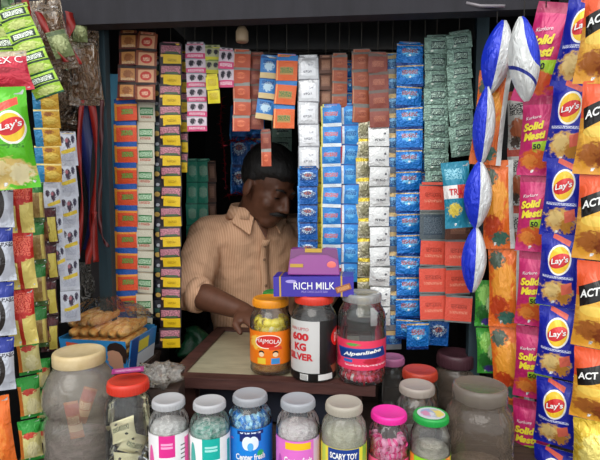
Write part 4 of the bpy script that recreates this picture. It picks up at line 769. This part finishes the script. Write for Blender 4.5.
for lay in range(5):
    for k in range(6):
        if lay == 4 and k > 2: continue
        q = Vector((-.066+k*.0265, random.uniform(-.003, .003), .018+lay*.0262+(.003 if lay == 3 and k == 5 else 0)))
        o = obj('rusk_stick', rm, None, rb.location + R9 @ q, (random.uniform(-.02, .02), random.uniform(-.03, .03), math.radians(90-9)+random.uniform(-.02, .02)), (.128, .0255, .0255))
        tag(o, 'golden brown rusk stick in the open blue carton', 'rusk', 'rusks in the blue carton')
film = clear('rusk_film', '#fdfaf4', .03, '#e8e0d4', .12, .8, .7)
mb = MB(); vs = []; uv = []; fs = []; n = 16
for j in range(n+1):
    for i in range(n+1):
        x = (i/n-.5)*2; y = (j/n-.5)*2; z = rh+.052+.022*(1-abs(x)**3)*(1-abs(y)**3)+(.016 if x < .1 else 0)+.006*noise.noise((x*2.5, y*2.5, 1)); z -= .03*max(abs(x), abs(y))**6
        vs.append((x*(rw+.006), y*(rd+.006), z)); uv.append((i/n, j/n))
fs = [(j*(n+1)+i, j*(n+1)+i+1, (j+1)*(n+1)+i+1, (j+1)*(n+1)+i) for j in range(n) for i in range(n)]
o = obj('plastic_film', mb.add(vs, fs, 0, uv).mesh('plastic_film', [film]), None, rb.location, (0, 0, math.radians(-9))); tag(o, 'clear plastic film bulging over the rusks', 'plastic film')
bucket_m = solid('bucket_grey', '#3c3e42', .35, grain=('#52545a', (20, 20, 20)))
bk = P(146, 343, 1.52); br = empty('bucket', (bk.x, bk.y, DZ)); tag(br, 'dark grey plastic bucket behind the rusk carton', 'bucket'); bhh = bk.z-DZ+.012
obj('bucket_body', MB().lathe([(0, .004), (.055, .004), (.058, 0), (.074, bhh-.008), (.079, bhh-.008), (.079, bhh), (.073, bhh), (.056, .008), (0, .008)], 40).mesh('bucket_body', [bucket_m]), br)
obj('handle', MB().tube([(.079*math.cos(t), .079*math.sin(t)*.9-.012*math.sin(t), bhh-.02-.035*math.sin(t)) for t in [PI*i/16 for i in range(17)]], .0022, 6).mesh('handle', [bucket_m]), br)
# crumpled clear bag and a jar lid on the deck beside the table
cp = P(160, 374, 1.075); mb = MB().ell((0, 0, 0), (.045, .03, .026), None, 28, 18)
mb.v = [tuple(Vector(v)*(1+.55*noise.noise(Vector(v)*55)+.25*noise.noise(Vector(v)*130))) for v in mb.v]; zmin = min(v[2] for v in mb.v)
o = obj('crumpled_bag', mb.mesh('crumpled_bag', [clear('crumple_film', '#e8e4de', .22, '#c9c2b8', .15, 1.6, .9)]), None, (cp.x, cp.y, cp.z)); tag(o, 'crumpled clear plastic bag beside the table corner', 'plastic bag')
st = bevel(obj('wooden_block', MB().box((-.045, -.03, 0), (.045, .03, max(.02, cp.z+zmin-DZ+.006))).mesh('wooden_block', [deck_wood], False), None, (cp.x, cp.y+.01, DZ))); tag(st, 'small wooden block under the crumpled plastic bag', 'block')
# ================================================================== the shopkeeper
def remeshed(mb, name, mats, voxel, smooth_it=6, sub=None):
    me = mb.mesh(name, mats); o = bpy.data.objects.new(name, me); COL.objects.link(o)
    r = o.modifiers.new('r', 'REMESH'); r.mode = 'VOXEL'; r.voxel_size = voxel; r.use_smooth_shade = True
    s = o.modifiers.new('s', 'SMOOTH'); s.factor = .5; s.iterations = smooth_it
    dg = bpy.context.evaluated_depsgraph_get(); n = bpy.data.meshes.new_from_object(o.evaluated_get(dg)); bpy.data.objects.remove(o); n.name = name
    n.materials.clear()
    for m in mats: n.materials.append(m)
    return n
skin = solid('skin', '#65402f', .5, grain=('#553526', (30, 30, 30)), spec=.4); hairm = solid('hair_black', '#0d0b0b', .55, grain=('#1c1817', (160, 160, 40)), bump=.5)
# fine vertical stripes of the shirt
shirtm = bpy.data.materials.new('shirt_stripes'); shirtm.use_nodes = True; nt = shirtm.node_tree; L = nt.links.new; b_ = nt.nodes['Principled BSDF']; b_.inputs['Roughness'].default_value = .9; b_.inputs['Specular IOR Level'].default_value = .15
tc = nt.nodes.new('ShaderNodeTexCoord'); mp = nt.nodes.new('ShaderNodeMapping'); mp.inputs['Rotation'].default_value = (0, 0, math.radians(-26)); L(tc.outputs['Object'], mp.inputs['Vector'])
wv = nt.nodes.new('ShaderNodeTexWave'); wv.inputs['Scale'].default_value = 44; wv.inputs['Distortion'].default_value = .8; wv.inputs['Detail'].default_value = 1; wv.bands_direction = 'X'; L(mp.outputs[0], wv.inputs['Vector'])
L(mixrgb(nt, wv.outputs[1], H('#dcb292'), H('#cb9c7a')), b_.inputs['Base Color'])
nzs = nt.nodes.new('ShaderNodeTexNoise'); nzs.inputs['Scale'].default_value = 22; nzs.inputs['Detail'].default_value = 3; L(tc.outputs['Object'], nzs.inputs['Vector']); bps = nt.nodes.new('ShaderNodeBump'); bps.inputs['Strength'].default_value = .35; bps.inputs['Distance'].default_value = .02; L(nzs.outputs[0], bps.inputs['Height']); L(bps.outputs[0], b_.inputs['Normal'])
trousers_m = solid('trousers', '#17161a', .85, grain=('#232228', (20, 20, 20)))
O = Vector((-.20, 1.80, 0))                                   # root on the stall floor
def W_(px, py, Y): return P(px, py, Y)-O
neck = W_(254, 213, 1.69); chest = W_(250, 255, 1.745); belly = W_(253, 303, 1.76); pelvis = W_(250, 345, 1.79)
shR = W_(208, 236, 1.665); elR = W_(189, 291, 1.50); wrR = W_(243, 311, 1.40)
shL = W_(298, 232, 1.82); elL = W_(322, 292, 1.71); wrL = W_(302, 318, 1.60)
headc = W_(269, 188, 1.615)
HR = Matrix.Rotation(math.radians(46), 3, 'Z') @ Matrix.Rotation(math.radians(27), 3, 'X') @ Matrix.Rotation(math.radians(6), 3, 'Y')
HS = 1.0
def hp(x, y, z): return headc + HR @ (Vector((x, y, z))*HS)
TB = Matrix.Rotation(math.radians(26), 3, 'Z')
body = MB()
# head
def he(c, r): body.ell(hp(*c), tuple(k*HS for k in r), HR, 20, 14)
he((0, .018, .035), (.074, .094, .088)); he((0, -.022, -.03), (.060, .066, .080)); he((0, -.046, -.088), (.036, .036, .028)); he((0, -.015, -.070), (.052, .055, .040))
for s in (-1, 1):
    he((s*.036, -.052, -.028), (.026, .026, .026)); he((s*.080, .012, -.012), (.009, .019, .031)); he((s*.030, -.068, .004), (.016, .014, .011)); he((s*.012, -.094, -.034), (.009, .010, .008))
body.caps(hp(-.034, -.074, .020), hp(.034, -.074, .020), .011, .011); body.caps(hp(0, -.082, .014), hp(0, -.106, -.026), .008, .0125)
he((0, -.083, -.059), (.025, .011, .008)); he((0, -.080, -.072), (.021, .012, .008))
body.caps(hp(0, .022, -.05), neck+Vector((0, .01, -.03)), .055, .062)
# trunk under the clothes
for c, r in ((chest, (.155, .095, .14)), (belly, (.15, .095, .12)), (pelvis, (.155, .10, .13))): body.ell(c, r, TB, 24, 16)
body.caps(shR, shL, .055, .055); body.caps(neck, chest, .06, .10)
# arms
for sh, el, wr in ((shR, elR, wrR), (shL, elL, wrL)):
    body.caps(sh, el, .047, .040); body.caps(el, el.lerp(wr, .35), .040, .041); body.caps(el.lerp(wr, .35), wr, .041, .026)
# hands: palm, four bent fingers and a thumb
def hand(wr, d, up, side):
    d = d.normalized(); up = (up-d*up.dot(d)).normalized(); s = d.cross(up)*side     # s: towards the thumb
    pc = wr+d*.045
    R = Matrix((d, s, up)).transposed()
    body.ell(wr+d*.042, (.050, .041, .017), R, 16, 12); body.caps(wr, wr+d*.02, .026, .024)
    for k, (off, ln) in enumerate(((.029, .066), (.010, .074), (-.010, .068), (-.028, .054))):
        a = wr+d*.080+s*off; b = a+(d*.80-up*.35)*ln*.45; c = b+(d*.45-up*.85)*ln*.32; e = c+(d*.05-up*.95)*ln*.26
        body.caps(a-d*.02, b, .0098, .009, 10); body.caps(b, c, .009, .0082, 10); body.caps(c, e, .0082, .0072, 10)
    a = wr+d*.022+s*.030; b = a+(d*.6+s*.6-up*.2)*.040; c = b+(d*.85+s*.1-up*.4)*.032
    body.caps(a, b, .014, .0115, 10); body.caps(b, c, .0110, .009, 10)
hand(wrR, Vector((.62, -.75, -.12)), Vector((0, -.25, 1)), 1); hand(wrL, Vector((-.7, -.6, -.2)), Vector((0, -.2, 1)), -1)
# legs down to the floor
for s in (-1, 1):
    hip = pelvis+TB @ Vector((s*.085, 0, -.06)); knee = Vector((hip.x+.01*s, hip.y+.01, .50)); ank = Vector((hip.x+.02*s, hip.y+.05, .10))
    body.caps(hip, knee, .085, .058); body.caps(knee, ank, .056, .036); body.ell((ank.x+.03, ank.y-.055, .055), (.045, .115, .034), TB, 16, 10)
man = empty('person', O); tag(man, 'man in a tan striped shirt behind the counter, looking down', 'person')
obj('body', remeshed(body, 'body', [skin], .0055, 4), man)
# hair: a cap that sinks into the skull below the hairline
mb = MB(); nu, nv = 48, 32; vs = []; fs = []
for j in range(nv+1):
    t = PI*j/nv
    for i in range(nu):
        a = 2*PI*i/nu; d = Vector((math.sin(t)*math.cos(a), math.sin(t)*math.sin(a), math.cos(t)))
        p = Vector((d.x*.085, d.y*.104+.021, d.z*.096+.044))
        fr = -p.y; line = .056 if fr > .045 else (.056-(.045-fr)*.95 if fr > -.03 else -.015-( -.03-fr)*1.0)
        line += .010*noise.noise(p*55)+.004*noise.noise(p*140)
        k = 1.0+.05*noise.noise(p*38)+.03*noise.noise(p*90)
        if fr > .03 and p.z > .06: k += .03
        f = min(1, max(0, (p.z-line)/.034+.35)); k *= .80+.20*f**.6
        vs.append(hp(*(Vector((0, .018, .035))+(p-Vector((0, .018, .035)))*k)))
for j in range(nv):
    for i in range(nu): fs.append((j*nu+i, (j+1)*nu+i, (j+1)*nu+(i+1) % nu, j*nu+(i+1) % nu))
obj('hair', MB().add(vs, fs).mesh('hair', [hairm]), man)
mb = MB().tube([hp(-.034, -.078, -.056), hp(-.020, -.092, -.048), hp(0, -.099, -.0455), hp(.020, -.092, -.048), hp(.034, -.078, -.056)], [.003, .0075, .0075, .0075, .003], 10); obj('moustache', mb.mesh('moustache', [hairm]), man)
for s in (-1, 1):
    obj('eyebrow', MB().tube([hp(s*.014, -.087, .024), hp(s*.030, -.086, .030), hp(s*.047, -.073, .025)], [.0035, .0045, .0025], 8).mesh('eyebrow', [hairm]), man)
    obj('eye', MB().ell(hp(s*.031, -.0775, .0), (.0125, .0052, .0032), HR, 14, 8).mesh('eye', [solid('eye_dark', '#1a1210', .25)]), man)
# shirt
sh = MB()
def ring_loft(cs):                                            # elliptical rings (centre, half width, half depth)
    n = 40; vs = []; fs = []
    for c, a, b in cs:
        for i in range(n):
            t = 2*PI*i/n; vs.append(c+TB @ Vector((a*math.cos(t), b*math.sin(t), 0)))
    for j in range(len(cs)-1):
        for i in range(n): fs.append((j*n+i, j*n+(i+1) % n, (j+1)*n+(i+1) % n, (j+1)*n+i))
    fs += [tuple(range(n-1, -1, -1)), tuple((len(cs)-1)*n+i for i in range(n))]
    sh.add(vs, fs)
hem = W_(258, 327, 1.765)
ring_loft([(hem, .160, .125), (belly, .160, .124), (belly.lerp(chest, .5), .168, .124), (chest, .182, .124), (chest.lerp(neck, .45), .178, .112), (chest.lerp(neck, .72), .135, .092), (neck+Vector((0, .005, -.012)), .082, .076), (neck+Vector((.004, .0, .010)), .068, .066)])
mR = shR.lerp(shL, .5)
sh.caps(shR, mR+Vector((0, 0, .015)), .064, .075); sh.caps(shL, mR+Vector((0, 0, .015)), .064, .075)
for S_, E_ in ((shR, elR), (shL, elL)):
    q = S_.lerp(E_, 1.02); sh.caps(S_, S_.lerp(E_, .55), .068, .064); sh.caps(S_.lerp(E_, .55), q, .064, .060)
dR = (wrR-elR).normalized(); sh.caps(elR, elR+dR*.028, .058, .054)
dL = (wrL-elL).normalized(); sh.caps(elL, elL+dL*.028, .058, .054)
me = remeshed(sh, 'shirt', [shirtm], .008, 4)
for v in me.vertices:                                         # soft folds
    p = v.co; n = v.normal
    f = .0065*noise.noise(Vector((p.x*16+p.z*9, p.y*16, p.z*12)))+.0035*noise.noise(p*38)
    arm = min((p-elR).length, (p-elL).length)
    if arm < .14: f += .005*math.sin((p-shR).length*150)*(1-arm/.14)
    v.co = p+n*f
shirt = obj('shirt', me, man); shirt['label'] = 'tan shirt with fine stripes and rolled sleeves'
for el, d in ((elR, dR), (elL, dL)):                           # rolled cuffs
    pts = [el+d*.026, el+d*.030, el+d*.052, el+d*.056]; mb = MB().tube(pts, [.050, .058, .054, .046], 28, 0, False); obj('cuff', mb.mesh('cuff', [shirtm]), shirt)
fwd = TB @ Vector((0, -1, 0)); rgt = TB @ Vector((1, 0, 0))
def quadpart(name, pts, nrm, th=.004, mat=shirtm):
    n = len(pts); a = [p+nrm*th for p in pts]; b = [p-nrm*th*.3 for p in pts]
    mb = MB().add(a+b, [tuple(range(n)), tuple(range(2*n-1, n-1, -1))]+[(i, i+n, (i+1) % n+n, (i+1) % n) for i in range(n)]); o = obj(name, mb.mesh(name, [mat], False), shirt); bevel(o, .002); return o
nb = neck+Vector((0, 0, .004))
# stand-up collar band around the back of the neck, and two folded points in front
n = 26; vs = []; fs = []
for i in range(n+1):
    t = math.radians(-60+300*i/n); c = nb+TB @ Vector((.072*math.cos(t), .070*math.sin(t), 0)); w = math.sin(math.radians(90)) 
    o_ = TB @ Vector((math.cos(t), math.sin(t), 0))
    back = .5+.5*math.sin(t)
    vs += [c-Vector((0, 0, .018))+o_*.012, c+Vector((0, 0, .012+.018*back))+o_*.000, c+Vector((0, 0, .014+.018*back))+o_*.006, c-Vector((0, 0, .020))+o_*.026]
for i in range(n):
    for k in range(4): fs.append((i*4+k, i*4+(k+1) % 4, i*4+4+(k+1) % 4, i*4+4+k))
fs += [(3, 2, 1, 0), (n*4, n*4+1, n*4+2, n*4+3)]
obj('collar', MB().add(vs, fs).mesh('collar', [shirtm]), shirt)
for s in (-1, 1):
    a = nb+rgt*(s*.066)+fwd*.036+Vector((0, 0, .016)); b = nb+rgt*(s*.030)+fwd*.076-Vector((0, 0, .014)); c = nb+rgt*(s*.052)+fwd*.098-Vector((0, 0, .070)); d = nb+rgt*(s*.098)+fwd*.052-Vector((0, 0, .030))
    quadpart('collar_flap', [a, b, c, d] if s < 0 else [d, c, b, a], (fwd*.8+Vector((0, 0, .5))).normalized(), .006)
# dark skin opening below the collar and the button placket
quadpart('neck_opening', [nb+rgt*-.030+fwd*.074-Vector((0, 0, .010)), nb+rgt*.0+fwd*.106-Vector((0, 0, .085)), nb+rgt*.030+fwd*.074-Vector((0, 0, .010))], (fwd*.8+Vector((0, 0, .5))).normalized(), .003, skin)
pk = [nb+fwd*.112-Vector((0, 0, .085))] + [p+fwd*r+rgt*.0 for p, r in ((chest.lerp(neck, .3), .124), (chest, .129), (belly.lerp(chest, .5), .130), (belly, .131), (hem, .133))]
vs = []
for p in pk: vs += [p-rgt*.014, p+rgt*.014, p+rgt*.014+fwd*.004, p-rgt*.014+fwd*.004]
mb = MB().add(vs, [(i*4+k, i*4+(k+1) % 4, i*4+4+(k+1) % 4, i*4+4+k) for i in range(len(pk)-1) for k in range(4)]+[(3, 2, 1, 0), tuple(len(vs)-4+k for k in range(4))]); obj('placket', mb.mesh('placket', [shirtm]), shirt)
for i in range(1, 5): obj('button', MB().ell(pk[i]+fwd*.005, (.005, .002, .005), TB, 12, 8).mesh('button', [solid('button_tan', '#8a6a50', .4)]), shirt)
# trousers
tm = MB(); tm.ell(pelvis+Vector((0, 0, .03)), (.170, .118, .12), TB, 28, 16)
for s in (-1, 1):
    hip = pelvis+TB @ Vector((s*.085, 0, -.05)); knee = Vector((hip.x+.01*s, hip.y+.01, .50)); ank = Vector((hip.x+.02*s, hip.y+.045, .09))
    tm.caps(hip, knee, .100, .078); tm.caps(knee, ank, .078, .066)
obj('trousers', remeshed(tm, 'trousers', [trousers_m], .009, 6), man)
# ================================================================== unlit bulb and cable under the lintel
bl = P(242, 30, 1.30); bulb = empty('light_bulb', (bl.x, bl.y, bl.z-.03)); tag(bulb, 'unlit tan bulb holder hanging under the dark lintel', 'lamp')
obj('holder', MB().lathe([(0, .0), (.014, .0), (.016, .004), (.016, .026), (.010, .036), (.004, .042), (0, .042)], 20).mesh('holder', [solid('holder_tan', '#9a8468', .5)]), bulb)
obj('cord', MB().tube([(0, 0, .04), (.002, .004, .09), (0, .01, .16)], .002, 6).mesh('cord', [thread_mat]), bulb)
ps = [P(236, -6, 1.255), P(246, 1, 1.255), P(264, 4, 1.25), P(284, 4, 1.245), P(302, 1, 1.24), P(312, -6, 1.24)]
tag(obj('cable', MB().tube(ps, .0016, 6).mesh('cable', [solid('cable_white', '#b8b4b8', .4)])), 'thin white cable sagging across the dark lintel', 'cable')
ps = [P(466, 3, 1.17), P(480, 6, 1.165), P(505, 6, 1.15)]
tag(obj('cable', MB().tube(ps, .004, 8).mesh('cable', [solid('cable_grey', '#8a8488', .35, .3)])), 'grey metal rod stub above the puffed packets', 'rod')
# dark green crumpled bag on the deck behind the table corner
mb = MB().ell((0, 0, .07), (.05, .045, .075), None, 26, 18)
mb.v = [tuple(Vector(v)+Vector((v[0], v[1], 0))*(.6*noise.noise(Vector(v)*40)+.3*noise.noise(Vector(v)*95)) if v[2] > .004 else Vector(v)) for v in mb.v]
tag(obj('green_bag', mb.mesh('green_bag', [solid('bag_green', '#1f5a3a', .35, grain=('#123a26', (40, 40, 40)), bump=.4)]), None, (-.345, 1.605, DZ+.006)), 'dark green crumpled bag between the bucket and the table', 'plastic bag')
